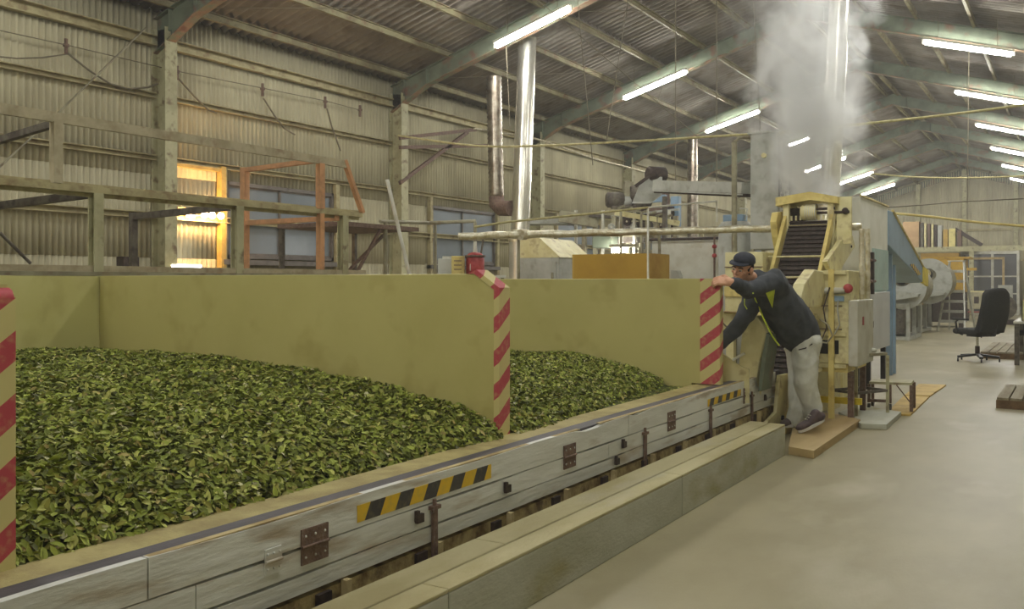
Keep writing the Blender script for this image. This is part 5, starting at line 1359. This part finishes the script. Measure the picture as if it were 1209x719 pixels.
lh = hand(lw, -rt + upv*.12 + fw*.12, fw*.75 - upv*.65, -1, 1.0, 1.15)
rh = hand(J['rwri'], (J['rwri']-J['relb']), V3((0, 0, -1)), -1, .5, 1.0)
body = head + lh + rh + [
    ('c', [J['neck'], J['chest'], J['waist'], J['pelvis']], [.07, .12, .11, .12]),
    ('c', [J['neck'], J['lsho'], J['lelb'], J['lwri']], [.06, .055, .042, .027]),
    ('c', [J['neck'], J['rsho'], J['relb'], J['rwri']], [.06, .055, .042, .027]),
    ('c', [J['pelvis'], J['lhip'], J['lknee'], J['lank']], [.10, .085, .05, .038]),
    ('c', [J['pelvis'], J['rhip'], J['rknee'], J['rank']], [.10, .085, .05, .038])]
solid(body, 'body', skin, man, voxel=.0055, smooth=3)
# eyes, brows
for sx in (-1, 1):
    MB().ball(H(.028*sx, .079, .002), (.013, .008, .007), 10, 8, HR).build('eye', white_p, man)
    MB().ball(H(.028*sx, .086, .001), (.006, .003, .006), 8, 6, HR).build('pupil', hair_m, man)
    MB().tube([H(.012*sx, .089, .020), H(.030*sx, .088, .025), H(.046*sx, .076, .019)], .0045, 6).build('eyebrow', hair_m, man)
MB().tube([H(-.018, .088, -.057), H(0, .0915, -.0555), H(.018, .088, -.057)], .0022, 6).build('mouth', mat('lips', (140, 84, 76), .5), man)
solid([('e', H(0, -.022, .022), (.078, .086, .070), HR), ('e', H(0, -.045, -.015), (.066, .05, .05), HR)], 'hair', hair_m, man, voxel=.008, smooth=3)
# cap: crown and brim
cap = solid([('e', H(0, -.010, .074), (.088, .101, .062), HR), ('e', H(0, -.014, .058), (.090, .103, .026), HR)], 'cap', cap_m, man, voxel=.008, smooth=3)
m = MB(); vs = []; n = 14
for lay in (0, .006):
    for i in range(n+1):
        a = PI*i/n; vs.append(H(.074*math.cos(a), .050, .058+lay)); vs.append(H(.076*math.cos(a), .055+.088*math.sin(a), .058-.012*math.sin(a)-.006*abs(math.cos(a))+lay))
N2 = 2*(n+1); fs = []
for i in range(n):
    a = 2*i; fs += [(a, a+2, a+3, a+1), (N2+a, N2+a+1, N2+a+3, N2+a+2), (a+1, a+3, N2+a+3, N2+a+1), (a, N2+a, N2+a+2, a+2)]
m.add(vs, fs, True).build('brim', cap_m, cap)
# jacket
mid = J['chest'].lerp(J['waist'], .5)
jk = solid([
    ('c', [J['neck']+V3((0, 0, -.02)), J['chest'], mid, J['waist'], J['waist'].lerp(J['pelvis'], .75)], [.095, .160, .178, .186, .172]),
    ('c', [J['chest'], J['lsho']], [.13, .105]), ('c', [J['chest'], J['rsho']], [.13, .10]),
    ('c', [J['neck'], J['lsho'], J['lsho'].lerp(J['lelb'], .5), J['lelb'], J['lelb'].lerp(J['lwri'], .5), J['lwri'].lerp(J['lelb'], .08)], [.072, .094, .076, .063, .055, .043]),
    ('c', [J['neck'], J['rsho'], J['rsho'].lerp(J['relb'], .5), J['relb'], J['rwri'].lerp(J['relb'], .1)], [.075, .088, .078, .068, .046]),
    ('c', [J['neck']+V3((0, 0, -.01)), J['neck'].lerp(HC, .28)], [.078, .066])], 'jacket', jacket_m, man, voxel=.012, smooth=5, folds=.018)
def onto(px, py, d0):                                     # nearest jacket surface under a pixel, from the camera
    o_ = V3((0, 0, CH)) - man.location; d_ = ray(px, py).normalized()
    hit, loc, nrm, _ = jk.ray_cast(o_, d_)
    return (loc + man.location - d_*.004) if hit else W(px, py, d0)
zp = [onto(x, y, 7.6) for x, y in ((889, 346), (892, 354), (897, 365), (902, 377), (908, 390), (914, 400), (920, 408))]
MB().tube(zp, .0065, 6).build('zip_trim', lime, jk, label='lime green zip line')
tp_ = [onto(x, y, 7.6)+toward*.004 for x, y in ((904, 346), (915, 342), (912, 364))]
MB().prism(tp_, toward*.008).build('side_patch', lime, jk, label='lime green side patch')
cp = [onto(x, y, 7.6) for x, y in ((879, 353), (879, 360), (882, 365))]
MB().tube(cp, .004, 6).build('cuff_trim', lime, jk)
MB().tube([J['lwri'].lerp(J['lelb'], .03), J['lwri'].lerp(J['lelb'], .16)], [.040, .046], 16).build('cuff', jacket_m, jk)
# trousers, baggy
def leg(h, k, a, s=1):
    return ('c', [h, h.lerp(k, .5), k, k.lerp(a, .5), a+V3((0, 0, .03))], [.122*s, .112*s, .092*s, .084*s, .078*s])
solid([('c', [J['waist'].lerp(J['pelvis'], .5), J['pelvis']], [.135, .142]), leg(J['lhip'], J['lknee'], J['lank']), leg(J['rhip'], J['rknee'], J['rank'], .97),
    ('c', [J['pelvis'], J['lhip']], [.14, .128]), ('c', [J['pelvis'], J['rhip']], [.14, .125])], 'trousers', trouser_m, man, voxel=.012, smooth=4, folds=.022, ff=8)
tr = bpy.data.objects['trousers']; pk = []
for x_, y_ in ((943, 413), (951, 411), (959, 406)):
    hit, loc, nrm, _ = tr.ray_cast(V3((0, 0, CH)) - man.location, ray(x_, y_).normalized())
    if hit: pk.append(loc + man.location + toward*.003)
if len(pk) > 1: MB().tube(pk, .005, 6).build('pocket_seam', hair_m, tr)
# shoes
def shoe(toe, heel, nm_):
    f = (toe-heel); L_ = f.length; f.normalize(); sd = f.cross(upv).normalized(); u = sd.cross(f).normalized()
    R = Matrix((sd, f, u)).transposed()
    a = toe.lerp(heel, .28); b = toe.lerp(heel, .78)
    s_ = solid([('e', a+u*.042, (.045, .085, .036), R), ('e', b+u*.046, (.040, .080, .045), R), ('c', [a.lerp(b, .5)+u*.05, b+u*.085], [.040, .042])], 'shoe', shoe_m, man, voxel=.008, smooth=3)
    m = MB(); pts = []
    for i in range(16):
        t = 2*PI*i/16; pts.append(toe.lerp(heel, .5) + f*(L_*.5*math.cos(t)) + sd*(.046*math.sin(t)*(1 if math.cos(t) > 0 else .88)))
    m.prism(pts, u*.024).build('sole', sole_m, s_)
    for q in (.40, .48, .56): 
        c_ = toe.lerp(heel, q)+u*(.082+.02*(q-.4)/.16); MB().tube([c_-sd*.026, c_+sd*.026], .004, 6).build('lace', white_p, s_)
lt = onZ(943, 511.5, .068); lheel = W(974, 496, (lt-V3((0, 0, CH))).dot(fw)+.05)
shoe(lt, lheel, 'left')
rt_ = onZ(926, 505, .068); rheel = W(948, 500.5, (rt_-V3((0, 0, CH))).dot(fw)+.02)
rheel.z = max(rheel.z, .075)
shoe(rt_, rheel, 'right')
